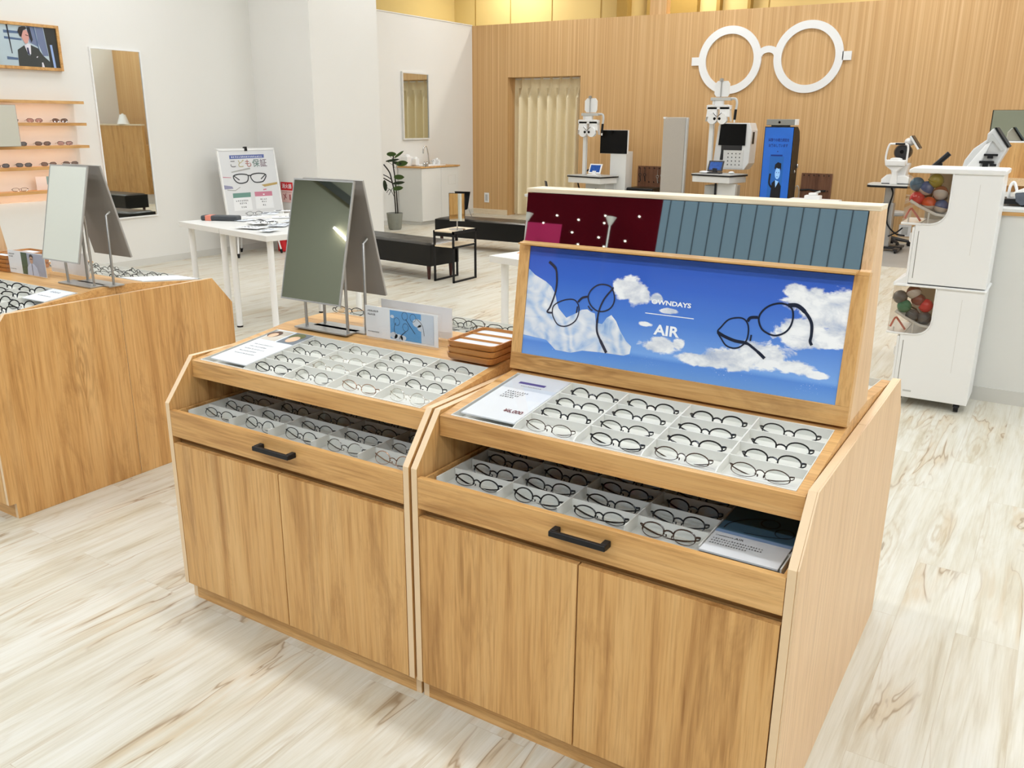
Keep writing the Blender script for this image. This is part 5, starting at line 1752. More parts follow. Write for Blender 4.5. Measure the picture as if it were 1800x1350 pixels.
# unit nearer the curtain
ru = thing('refraction_unit', 'eye test unit with black monitor and refractor head on a pole, next to the curtain', 'eye test unit', (-4.9, 10.6, 0))
test_table(ru, -0.36, 0.30, -0.20, 0.24, 0.815)
MB().box(-0.22, -0.165, 0.02, 0.08, 0.815, 1.47).build('pole', lam_white, ru, bevel=0.006)
phoropter(ru, -0.12, 0.0, 1.475)
MB().box(0.17, 0.44, 0.20, 0.44, 0.0, 1.17).build('column', lam_white, ru, bevel=0.004)
MB().box(0.0, 0.455, 0.20, 0.24, 1.135, 1.485).build('monitor', plastic_white, ru, bevel=0.004)
MB().box(-0.005, 0.448, 0.19, 0.20, 1.138, 1.482).build('screen', black_gloss, ru)
MB().box(-0.10, 0.25, -0.08, 0.28, 0.0, 0.70).build('pedestal', plastic_grey, ru, bevel=0.01)
m = MB()
m.tube(smoothline([(-0.25, -0.05, 0.70), (-0.18, -0.1, 0.60), (-0.02, -0.12, 0.57), (0.1, -0.1, 0.62)]), 0.012, 8)
m.tube(smoothline([(-0.24, 0.08, 0.83), (-0.12, 0.10, 0.90), (-0.02, 0.12, 0.95)]), 0.012, 8)
m.build('cable', black_metal, ru, True)


def tablet(loc, rz, label, bezel, group=None):
    t = thing('control_tablet', label, 'tablet', loc, rz, 'control tablets on the eye test units')
    M_ = Matrix.Translation((0, 0, 0.03)) @ Matrix.Rotation(math.radians(66), 4, 'X')
    m = MB()
    m.M = M_
    m.box(-0.11, 0.11, 0, 0.155, -0.012, 0)
    m.build('bezel', bezel, t, bevel=0.004)
    m = MB()
    m.M = M_
    m.box(-0.088, 0.088, 0.022, 0.135, 0.0, 0.001)
    sm_ = plain('tablet_screen_' + bezel.name, (40, 84, 160), 0.2, var=0.5, vscale=40, emit=(48, 100, 190), estr=0.35)
    m.build('screen', sm_, t)
    MB().box(-0.09, 0.10, -0.05, 0.05, 0.0, 0.02).build('base', bezel, t, bevel=0.004)
    MB().box(-0.03, 0.03, 0.0, 0.03, 0.015, 0.07).build('neck', bezel, t)
    return t


tablet((-4.86, 10.52, 0.815), -0.1, 'white control tablet with blue screen on the eye test table near the curtain', plastic_white)

# unit under the emblem
r4 = thing('refraction_unit', 'eye test unit with big black chart box and refractor head, under the spectacles emblem', 'eye test unit', (-2.8, 10.35, 0))
test_table(r4, -0.31, 0.30, -0.26, 0.20, 0.925)
MB().box(-0.235, -0.175, 0.06, 0.12, 0.925, 1.70).build('pole', lam_white, r4, bevel=0.006)
phoropter(r4, -0.10, 0.02, 1.675)
cb = MB()
cb.prism([(-0.21, 0.97), (0.25, 0.97), (0.31, 1.06), (0.32, 1.50), (0.285, 1.60), (-0.14, 1.60), (-0.16, 1.55)], 1, 0.22, 0.5)
cb.build('chart_box', plastic_white, r4, bevel=0.008)
MB().prism([(-0.135, 1.30), (0.245, 1.30), (0.245, 1.585), (-0.115, 1.585)], 1, 0.20, 0.222).build('chart_window', black_gloss, r4)
MB().prism([(-0.09, 1.235), (0.20, 1.235), (0.20, 1.30), (-0.09, 1.30)], 1, 0.205, 0.222).prism([(-0.10, 1.10), (-0.055, 1.10), (-0.055, 1.235), (-0.09, 1.235)], 1, 0.208, 0.222).build('lower_window', plastic_dark, r4)
MB().box(-0.055, 0.23, 0.212, 0.221, 0.99, 1.235).build('button_panel', lam_white, r4)
for i in range(4):
    for j in range(4):
        MB().box(0.01 + 0.055 * i, 0.022 + 0.055 * i, 0.208, 0.212, 1.03 + 0.05 * j, 1.045 + 0.05 * j).build('button', plastic_dark, r4)
MB().box(0.290, 0.322, 0.28, 0.36, 1.32, 1.48).build('side_lamp', black_metal, r4)
MB().box(-0.20, 0.20, -0.06, 0.30, 0.0, 0.76).build('pedestal', plastic_grey, r4, bevel=0.01)
MB().box(0.02, 0.28, -0.16, -0.07, 0.10, 0.80).build('drawer_unit', lam_white, r4, bevel=0.006)
MB().tube([(0.0, -0.17, 0.80), (0.01, -0.18, 0.2)], 0.016, 8).build('cable', black_metal, r4)
tablet((-2.86, 10.26, 0.925), -0.05, 'black control tablet with blue screen on the eye test table under the emblem', plastic_dark)
for k, (x, y, lb) in enumerate(((-3.0, 10.24, 'white flat device on the eye test table under the emblem'), (-2.63, 10.30, 'white rounded mouse on the eye test table under the emblem'))):
    tag(MB().ball((0, 0, 0.018), (0.07 if k == 0 else 0.04, 0.045, 0.018), 16, 8).build('desk_device', plastic_white, None, True, loc=(x, y, 0.925)), lb, 'device')

# fabric partition panel
pn = thing('partition_panel', 'tall grey fabric partition panel standing before the veneer wall', 'partition panel', (-3.72, 10.9, 0))
MB().box(-0.195, 0.155, -0.03, 0.03, 0.02, 1.675).build('fabric_panel', fabric_grey, pn, bevel=0.012)
MB().box(0.1551, 0.19, -0.03, 0.03, 0.02, 1.672).build('side_trim', plastic_grey, pn, bevel=0.01)
MB().box(-0.197, -0.16, -0.032, 0.032, 1.655, 1.678).build('corner_cap', plastic_white, pn)
MB().box(-0.18, -0.12, -0.16, 0.16, 0.0, 0.02).box(0.10, 0.16, -0.16, 0.16, 0.0, 0.02).build('foot', plastic_grey, pn)

# blue kiosk
kk = thing('screen_kiosk', 'black kiosk with a tall bright blue screen and camera bar, before the veneer wall', 'kiosk', (-1.995, 10.2, 0))
KX = 0.187
MB().box(-KX - 0.008, KX + 0.004, 0.0, 0.03, 0.25, 1.556).build('front_shell', black_gloss, kk, bevel=0.004)
MB().prism([(0.03, 0.25), (0.03, 1.556), (0.20, 1.556), (0.30, 1.50), (0.34, 1.38), (0.34, 0.25)], 0, -KX + 0.01, KX).build('rear_shell', black_metal, kk, bevel=0.01)
MB().box(-0.25, 0.25, -0.1, 0.4, 0.0, 0.02).build('base', black_metal, kk)
MB().box(-0.06, 0.06, 0.1, 0.2, 0.02, 0.25).build('post', black_metal, kk)
scn = MB().box(-KX, KX - 0.004, 0, 1.27, -0.002, 0).build('screen', plain('kiosk_screen', (40, 110, 214), 0.3, var=0.15, vscale=3, emit=(56, 122, 220), estr=0.14), kk, loc=(0, -0.001, 0.275), rot=(PI / 2, 0, 0))
ki = [plain('kiosk_navy', (14, 44, 120), 0.4, emit=(16, 50, 140), estr=0.2), plain('kiosk_mid', (26, 88, 160), 0.4, emit=(30, 96, 176), estr=0.35), plain('kiosk_black', (8, 12, 24), 0.4), plain('kiosk_face', (140, 184, 230), 0.4, emit=(140, 190, 240), estr=0.4)]
lettering('遠隔での視力測定を', 0.044, -0.135, 1.095, 0.001, ki[0], scn, bold=0.03, fit=0.275)
lettering('お勧めしています', 0.044, -0.125, 1.025, 0.001, ki[0], scn, bold=0.03, fit=0.25)
m = MB()
rect(m, -0.095, 0.09, 0.34, 0.905, 0.001, 1)
rect(m, -0.085, 0.07, 0.905, 0.925, 0.001, 0)
rect(m, -0.02, 0.025, 0.18, 0.34, 0.001, 1)
flat(m, [(0.002 + 0.008 * math.cos(a), 0.965 + 0.008 * math.sin(a)) for a in [k * 0.63 for k in range(10)]], 0.001, 0)
flat(m, [(-0.05, 0.34), (-0.04, 0.56), (0.0, 0.60), (0.05, 0.58), (0.085, 0.52), (0.085, 0.34)], 0.002, 2)
ribbon(m, smoothline([(-0.04, 0.50), (-0.075, 0.56), (-0.07, 0.68)]), 0.024, 0.002, False, 2)
flat(m, [(0.0, 0.60), (0.012, 0.50), (0.05, 0.58)], 0.003, 3)
flat(m, [(0.025 + 0.034 * math.cos(a), 0.685 + 0.075 * math.sin(a)) for a in [k * 0.42 for k in range(15)]], 0.003, 3)
flat(m, [(-0.02, 0.745), (-0.015, 0.80), (0.02, 0.83), (0.065, 0.815), (0.07, 0.72), (0.055, 0.75), (0.03, 0.745), (0.005, 0.76), (-0.005, 0.74)], 0.004, 2)
for xx in (0.012, 0.042):
    rect(m, xx - 0.004, xx + 0.004, 0.688, 0.704, 0.004, 0)
rect(m, 0.012, 0.034, 0.638, 0.644, 0.004, 0)
rect(m, -0.10, -0.09, 0.13, 0.14, 0.001, 0)
rect(m, 0.085, 0.095, 0.13, 0.14, 0.001, 0)
m.build('artwork', ki, scn)
cm = MB().box(-KX + 0.005, KX + 0.0, 0.0, 0.10, 1.572, 1.648).build('camera_bar', plain('grey_grille', (150, 150, 144), 0.6, var=0.1, vscale=200), kk, bevel=0.006)
MB().box(KX + 0.001, KX + 0.03, 0.0, 0.10, 1.576, 1.650).build('bar_end', plastic_white, kk)
MB().box(-0.12, 0.12, 0.02, 0.06, 1.556, 1.572).build('bar_mount', black_metal, kk)
mm = MB()
mm.M = Matrix.Translation((-0.01, -0.001, 1.61)) @ Matrix.Rotation(PI / 2, 4, 'X')
mm.lathe([(0.015, 0), (0.015, 0.004)], 16)
mm.build('camera_lens', black_gloss, kk)
m = MB()
m.ball((KX + 0.01, 0.30, 1.05), (0.015, 0.02, 0.03), 10, 6)
m.ball((KX + 0.005, 0.20, 0.98), (0.014, 0.02, 0.02), 10, 6)
m.build('side_hook', chrome, kk, True)

# dark hook boards
def hook_board(x0, x1, z0, z1, label, hang):
    t = thing('hook_board', label, 'hook board', ((x0 + x1) / 2, 11.488, z0), 0, 'walnut hook boards on the veneer wall')
    w = (x1 - x0) / 2
    MB().box(-w, w, -0.012, 0.01, 0, z1 - z0).build('board', board_wood, t)
    for i in range(6):
        x = -w + 0.04 + i * (2 * w - 0.08) / 5
        MB().tube([(x, -0.012, z1 - z0 - 0.03), (x, -0.05, z1 - z0 - 0.035), (x, -0.05, z1 - z0 - 0.015)], 0.005, 6).build('hook', black_metal, t)
        if i not in (1,):
            MB().tube([(x, -0.012, z1 - z0 - 0.245), (x, -0.045, z1 - z0 - 0.25), (x, -0.045, z1 - z0 - 0.23)], 0.005, 6).build('hook', black_metal, t)
    return t


hook_board(-4.56, -4.06, 0.52, 0.935, 'dark walnut hook board with hanging tools, behind the grey partition panel', True)
hook_board(-1.975, -1.545, 0.45, 0.912, 'dark walnut hook board on the wall beside the blue kiosk', False)
for k, (x, z, sx) in enumerate(((-4.50, 0.80, 1), (-4.42, 0.80, 1), (-4.20, 0.78, 0), (-4.13, 0.80, 0))):
    t = thing('test_lens_holder', ['dark lens tool hanging first on the partition side hook board', 'dark lens tool hanging second on the hook board', 'silver trial frame hanging on the hook board', 'silver trial frame hanging last on the hook board'][k], 'lens tool', (x, 11.43, z), 0, 'tools on the hook board')
    mt_ = black_metal if sx else steel
    MB().tube([(0.02 * math.cos(a), 0, 0.02 * math.sin(a)) for a in [q_ * PI / 6 for q_ in range(12)]], 0.005, 6, True).tube([(0, 0, 0.02), (0.0, 0.0, 0.105)], 0.004, 6).build('loop', mt_, t, True)
    MB().tube([(0.0, 0, -0.02), (0.012, 0, -0.10)], 0.008, 6).build('grip', mt_, t, True)
tag(MB().tube([(-0.18, 0, 0.0), (-0.05, 0.002, 0.01), (0.06, 0, -0.005), (0.18, 0.0, 0.0)], 0.014, 8).build('tool_roll', black_metal, None, True, loc=(-1.79, 11.44, 0.672)), 'black row of lens tools lying on the lower hooks beside the kiosk', 'lens tool')
t = thing('trial_frame', 'silver trial frame loop hanging beside the kiosk hook board', 'trial frame', (-2.02, 11.46, 0.62))
MB().tube([(0.035 * math.cos(a), 0, 0.11 * math.sin(a)) for a in [q_ * PI / 8 for q_ in range(16)]], 0.008, 6, True).build('loop', steel, t, True)

# stools
def stool(loc, label, seat_m, r=0.18, h=0.66):
    t = thing('stool', label, 'stool', loc, 0, 'swivel stools by the instruments')
    MB().lathe([(r * 0.9, h - 0.06), (r, h - 0.045), (r, h - 0.015), (r * 0.9, h), (0.0001, h + 0.004)], 28).build('seat', seat_m, t, True)
    MB().tube([(0, 0, 0.10), (0, 0, h - 0.06)], 0.03, 12).build('gas_lift', black_metal, t, True)
    for k in range(5):
        a = 2 * PI * k / 5 + 0.3
        b = MB().tube([(0, 0, 0.11), (0.26 * math.cos(a), 0.26 * math.sin(a), 0.065)], [0.03, 0.018], 8).build('base_arm', plastic_dark, t, True)
        cst = MB()
        cst.M = Matrix.Translation((0.26 * math.cos(a), 0.26 * math.sin(a), 0.03)) @ Matrix.Rotation(a, 4, 'Z') @ Matrix.Rotation(PI / 2, 4, 'X')
        cst.lathe([(0.03, -0.018), (0.03, 0.018)], 14)
        cst.build('caster', black_metal, b, True)
    return t


stool((-2.78, 9.6, 0), 'round pale grey stool top before the eye test unit under the emblem', plastic_grey, 0.19, 0.665)
stool((-1.94, 9.3, 0), 'round pale grey stool top before the blue kiosk', plastic_grey, 0.15, 0.688)
stool((-0.64, 11.17, 0), 'grey swivel stool on black casters behind the instrument table', plastic_grey, 0.16, 0.47)
bs = thing('black_stool', 'black padded stool below the walnut hook board', 'stool', (-4.19, 10.9, 0))
MB().box(-0.22, 0.22, -0.17, 0.17, 0.53, 0.645).build('seat', leather, bs, bevel=0.02)
for sx in (-0.18, 0.18):
    for sy in (-0.13, 0.13):
        MB().tube([(sx, sy, 0), (sx, sy, 0.53)], 0.016, 8).build('leg', black_metal, bs)

# desk with a small mirror, hidden behind the picture stand
dk_ = thing('white_table', 'white table behind the picture stand carrying a small mirror', 'table', (-4.70, 9.0, 0))
MB().box(-0.35, 0.45, -0.2, 0.3, 0.60, 0.635).build('tabletop', lam_white, dk_)
for sx in (-0.3, 0.4):
    for sy in (-0.15, 0.25):
        MB().tube([(sx, sy, 0), (sx, sy, 0.60)], 0.02, 12).build('leg', plastic_white, dk_)
t = thing('desk_mirror', 'small tilted mirror with black back peeping above the picture stand, before the curtain', 'mirror', (-4.79, 9.0, 0.635), 2.3)
m = MB()
m.M = Matrix.Rotation(math.radians(80), 4, 'X')
m.box(-0.07, 0.07, 0.0, 0.18, -0.008, 0.0)
m.build('backing', black_metal, t)
m = MB()
m.M = Matrix.Rotation(math.radians(80), 4, 'X')
m.box(-0.065, 0.065, 0.005, 0.175, 0.0, 0.001)
m.build('mirror_glass', mirror_glass, t)
# white device right of the kiosk
dt2 = thing('white_table', 'low white table by the kiosk, behind the picture stand', 'table', (-1.33, 9.6, 0))
MB().box(-0.3, 0.3, -0.2, 0.2, 0.66, 0.69).build('tabletop', lam_white, dt2)
for sx in (-0.25, 0.25):
    for sy in (-0.15, 0.15):
        MB().tube([(sx, sy, 0), (sx, sy, 0.66)], 0.02, 12).build('leg', plastic_white, dt2)
t = thing('lens_meter', 'small white device with grey lever on the low table by the kiosk', 'device', (-1.33, 9.58, 0.69))
MB().box(-0.095, 0.095, -0.06, 0.06, 0, 0.055).build('body', plastic_white, t, bevel=0.008)
MB().box(-0.05, 0.05, -0.04, 0.04, 0.055, 0.085).build('upper_body', plastic_white, t, bevel=0.008)
MB().tube([(0.0, 0, 0.075), (0.08, 0.0, 0.105)], 0.012, 8).build('lever', plastic_grey, t)

# auto refractor on its lift table
at_ = thing('instrument_table', 'round edged instrument lift table with black edge, before the veneer wall', 'table', (-0.615, 10.62, 0))
def rrect(hx, hy, r):
    out = []
    for sx, sy, a0 in ((1, 1, 0), (-1, 1, PI / 2), (-1, -1, PI), (1, -1, 1.5 * PI)):
        for k in range(6):
            a = a0 + k * PI / 10
            out.append((sx * (hx - r) + r * math.cos(a), sy * (hy - r) + r * math.sin(a)))
    return out
MB().prism(rrect(0.26, 0.22, 0.08), 2, 0.845, 0.862).build('tabletop', lam_white, at_)
MB().prism(rrect(0.264, 0.224, 0.08), 2, 0.82, 0.845).build('table_edge', black_metal, at_)
MB().box(-0.055, 0.055, -0.05, 0.05, 0.45, 0.82).box(-0.075, 0.075, -0.07, 0.07, 0.06, 0.62).build('lift_column', steel_paint, at_, bevel=0.012)
MB().box(-0.22, 0.22, -0.06, 0.06, 0.03, 0.07).box(-0.22, -0.16, -0.26, 0.26, 0.03, 0.06).box(0.16, 0.22, -0.26, 0.26, 0.03, 0.06).build('base', plastic_dark, at_)
for sx in (-0.19, 0.19):
    for sy in (-0.23, 0.23):
        MB().tube([(sx - 0.01, sy, 0.03), (sx + 0.01, sy, 0.03)], 0.03, 12).build('caster', black_metal, at_)
m = MB().tube(smoothline([(0.02, -0.08, 0.82), (0.05, -0.09, 0.74), (0.03, -0.09, 0.62), (0.02, -0.1, 0.52), (0.03, -0.1, 0.36), (0.14, -0.08, 0.24), (0.24, 0.0, 0.21)]), 0.010, 8)
m.tube(smoothline([(0.06, -0.1, 0.20), (0.16, -0.1, 0.26), (0.22, -0.1, 0.32)]), 0.009, 8)
m.build('cable', black_metal, at_, True)
ar = thing('auto_refractor', 'white eye measuring instrument with chin rest on the lift table', 'eye test instrument', (-0.555, 10.62, 0.862))
MB().prism([(-0.15, 0.0), (0.17, 0.0), (0.17, 0.06), (0.10, 0.10), (-0.10, 0.10), (-0.15, 0.05)], 1, -0.10, 0.17).build('base', plastic_white, ar, bevel=0.015)
MB().box(-0.14, 0.16, -0.102, 0.172, 0.0, 0.008).build('base_plate', black_metal, ar)
MB().prism([(-0.05, 0.08), (0.09, 0.08), (0.12, 0.23), (-0.09, 0.23)], 1, -0.06, 0.12).build('body', plastic_white, ar, bevel=0.02)
MB().prism([(-0.05, 0.0), (0.03, 0.0), (0.015, 0.14), (0.09, 0.20), (-0.115, 0.20), (-0.035, 0.14)], 1, -0.16, -0.09).build('chin_column', plastic_white, ar, bevel=0.012)
MB().box(-0.115, 0.095, -0.19, -0.08, 0.20, 0.265).ball((-0.01, -0.14, 0.27), (0.07, 0.05, 0.02), 14, 6).build('chin_rest', plastic_white, ar, bevel=0.015)
MB().tube(smoothline([(-0.115, -0.12, 0.22), (-0.125, -0.12, 0.30), (-0.105, -0.12, 0.42), (-0.06, -0.12, 0.435), (0.05, -0.12, 0.435), (0.09, -0.12, 0.41), (0.095, -0.12, 0.30), (0.095, -0.12, 0.22)]), 0.011, 8).build('head_frame', plastic_white, ar, True)
MB().box(-0.04, 0.06, -0.14, -0.10, 0.425, 0.445).build('forehead_rest', black_metal, ar, bevel=0.004)
hd = MB()
hd.M = Matrix.Translation((0.025, 0.0, 0.345)) @ Matrix.Rotation(PI / 2, 4, 'X')
hd.lathe([(0.085, -0.12), (0.09, 0.02), (0.075, 0.06), (0.03, 0.065)], 24)
hd.build('measuring_head', plastic_dark, ar, True)
hd = MB()
hd.M = Matrix.Translation((0.025, -0.068, 0.35)) @ Matrix.Rotation(PI / 2, 4, 'X')
hd.lathe([(0.02, 0), (0.018, 0.006)], 16)
hd.build('lens', black_gloss, ar, True)
MB().ball((0.075, 0.05, 0.455), (0.055, 0.06, 0.045), 16, 10).build('hinge_dome', plastic_white, ar, True)
m = MB()
m.M = Matrix.Translation((0.085, 0.05, 0.515)) @ Matrix.Rotation(-0.62, 4, 'Y')
m.box(-0.006, 0.014, -0.10, 0.10, -0.17, 0.0)
m.build('display', plastic_white, ar, bevel=0.003)
m = MB()
m.M = Matrix.Translation((0.085, 0.05, 0.515)) @ Matrix.Rotation(-0.62, 4, 'Y')
m.box(0.0145, 0.022, -0.096, 0.096, -0.166, -0.004)
m.build('display_screen', plastic_dark, ar)

for ob in (ar,):
    ob.scale = (1.14, 1.14, 1.14)

# ---------------------------------------------------------------- counter, devices on it
ct2 = thing('service_counter', 'white service counter with thin wooden edge behind the capsule machine', 'counter', (1.6, 4.4, 0))
MB().box(-0.95, 0.9, -0.34, 0.30, 0.0, 1.098).build('body', lam_white, ct2)
MB().box(-0.96, 0.92, -0.355, 0.32, 1.098, 1.118).build('wood_edge', oak_x, ct2)
MB().box(-0.96, 0.92, -0.355, 0.32, 1.118, 1.137).build('worktop', lam_white, ct2, bevel=0.002)
MB().box(-0.952, 0.9, -0.348, -0.34, 0.0, 0.085).build('skirting', base_white, ct2)
tr_ = thing('lens_tracer', 'grey device with black base on the white counter', 'device', (1.12, 4.32, 1.137))
MB().box(-0.10, 0.24, -0.10, 0.10, 0.012, 0.04).build('base', black_metal, tr_)
m = MB()
m.prism([(-0.03, 0.03), (0.0, 0.006), (0.10, 0.03), (0.26, 0.10), (0.26, 0.13), (0.02, 0.085), (-0.04, 0.075)], 1, -0.11, 0.05)
m.build('body', plain('slate_plastic', (92, 98, 108), 0.5), tr_, bevel=0.006)
MB().prism([(-0.05, 0.075), (0.02, 0.085), (0.26, 0.13), (0.26, 0.145), (0.0, 0.10)], 1, -0.11, 0.05).build('lid', plastic_white, tr_)
MB().tube([(0.01, -0.08, 0), (0.01, -0.08, 0.012)], 0.012, 8).build('foot', black_metal, tr_)
m = MB().tube(smoothline([(-0.07, -0.02, 0.0), (-0.075, -0.02, 0.10), (-0.055, -0.02, 0.13), (-0.03, -0.02, 0.05), (-0.07, -0.02, 0.035)]), 0.008, 8)
m.build('wire_loop', plastic_white, tr_, True)
eg = thing('lens_edger', 'large white curved lens edging machine on the counter behind the capsule machine', 'lens machine', (0.865, 4.60, 1.137))
arc = [(-0.115 + 0.0, 0.0)] + [(0.06 - 0.175 * math.cos(a), 0.14 + 0.20 * math.sin(a)) for a in [k * PI / 2 / 8 * 0.8 for k in range(9)]]
MB().prism([(-0.12, 0.0), (-0.12, 0.16), (-0.105, 0.24), (-0.065, 0.31), (0.0, 0.365), (0.0, 0.40), (0.025, 0.432), (0.04, 0.432), (0.12, 0.325), (0.115, 0.30), (0.08, 0.22), (0.085, 0.0)], 1, -0.04, 0.16).build('shell', plain('edger_white', (222, 222, 220), 0.35), eg, bevel=0.012)
MB().prism([(-0.11, 0.0), (-0.09, 0.20), (0.0, 0.34), (0.035, 0.37), (0.0, 0.26), (-0.03, 0.14), (-0.04, 0.0)], 1, -0.055, -0.04).build('side_cover', plastic_white, eg, bevel=0.008)
m = MB().prism([(0.032, 0.436), (0.044, 0.438), (0.128, 0.326), (0.120, 0.318)], 1, -0.05, 0.18)
m.build('screen', black_metal, eg)
MB().prism([(0.0, 0.345), (0.025, 0.40), (0.10, 0.31), (0.09, 0.30), (0.035, 0.36)], 1, -0.058, -0.04).build('screen_bezel', plastic_grey, eg)
m = MB()
for a, b, c_, d_ in ((0.0, 0.075, 0.27, 0.282), (0.02, 0.05, 0.255, 0.27), (-0.02, 0.06, 0.225, 0.24), (0.0, 0.03, 0.205, 0.225), (0.04, 0.075, 0.21, 0.222)):
    m.box(a, b, -0.064, -0.04, c_, d_)
m.build('mechanism', black_metal, eg)
sc2 = thing('barcode_scanner', 'black handheld scanner leaning on a stand, rising behind the capsule machine', 'scanner', (0.63, 4.38, 1.137))
MB().lathe([(0.05, 0), (0.05, 0.012), (0.012, 0.02)], 16, (0.06, 0, 0)).build('base', black_metal, sc2)
MB().tube([(0.06, 0, 0.015), (0.02, 0, 0.21)], 0.008, 8).build('stem', black_metal, sc2)
m = MB().tube([(-0.02, 0, 0.20), (0.06, 0, 0.285)], 0.016, 8)
m.box(0.0, 0.03, -0.015, 0.015, 0.195, 0.225)
m.build('scanner_head', black_metal, sc2)
# wooden half wall and mirror behind the counter
pw_ = thing('wood_partition', 'wooden half wall with a pale shelf strip behind the service counter', 'partition', (1.7, 5.53, 0))
MB().box(-0.90, 0.9, -0.03, 0.03, 0.0, 1.472).build('panel', oak_z, pw_)
MB().box(-0.745, 0.9, -0.10, -0.03, 1.185, 1.235).build('shelf_strip', oak_pale, pw_)
MB().box(-0.75, 0.9, -0.16, -0.03, 1.10, 1.14).build('ledge', lam_white, pw_)
hm = thing('counter_mirror', 'wide mirror standing on the wooden half wall behind the lens edging machine', 'mirror', (1.25, 5.53, 1.472))
MB().box(-0.45, 0.45, 0.0, 0.014, 0.012, 0.218).build('backing', black_metal, hm)
MB().box(-0.444, 0.445, -0.002, 0.0, 0.014, 0.216).build('mirror_glass', mirror_dim, hm)
MB().box(-0.40, 0.45, -0.03, 0.02, 0.0, 0.012).build('ledge', plastic_white, hm)

# wooden reception counter out of the frame, met only in the tall wall mirror
rc = thing('reception_counter', 'oak reception counter past the photo edge, shown only by the tall wall mirror', 'counter', (2.05, 10.6, 0))
MB().box(-0.98, 1.05, 0.0, 0.06, 0.0, 1.47).build('front', oak_z, rc)
MB().box(-0.98, 1.05, 0.06, 0.5, 0.0, 1.05).build('body', oak_x, rc)
MB().box(-0.99, 1.06, -0.01, 0.07, 1.47, 1.50).build('cap', oak_cap, rc)

# things past the picture stand that only the tall wall mirror shows
bench((-2.15, 7.35, 0), 0.0, 'black tufted leather bench hidden behind the picture stand, shown by the tall wall mirror')
st2 = thing('side_table', 'tall black side table with a white tissue box, shown by the tall wall mirror', 'side table', (-3.05, 8.2, 0))
MB().box(-0.2, 0.2, -0.15, 0.15, 0.60, 0.62).build('tabletop', black_metal, st2)
MB().box(-0.03, 0.03, -0.03, 0.03, 0.015, 0.60).build('post', black_metal, st2)
MB().box(-0.16, 0.16, -0.14, 0.14, 0.0, 0.015).build('foot', black_metal, st2)
tb2 = thing('tissue_box', 'white tissue box on the tall black side table', 'tissue box', (-3.05, 8.2, 0.62))
MB().box(-0.11, 0.11, -0.06, 0.06, 0, 0.08).build('carton', plastic_white, tb2, bevel=0.006)
MB().ball((0, 0, 0.085), (0.05, 0.02, 0.04), 12, 8).build('tissue', paper, tb2, True)
lh = thing('desk_lamp', 'white cone lamp on the oak reception counter, shown by the tall wall mirror', 'lamp', (1.75, 10.63, 1.50))
MB().lathe([(0.13, 0.0), (0.06, 0.20), (0.05, 0.20), (0.11, 0.005)], 24).build('cone_shade', plastic_white, lh, True)
MB().lathe([(0.03, 0.20), (0.02, 0.22)], 16).build('cap', plastic_white, lh, True)

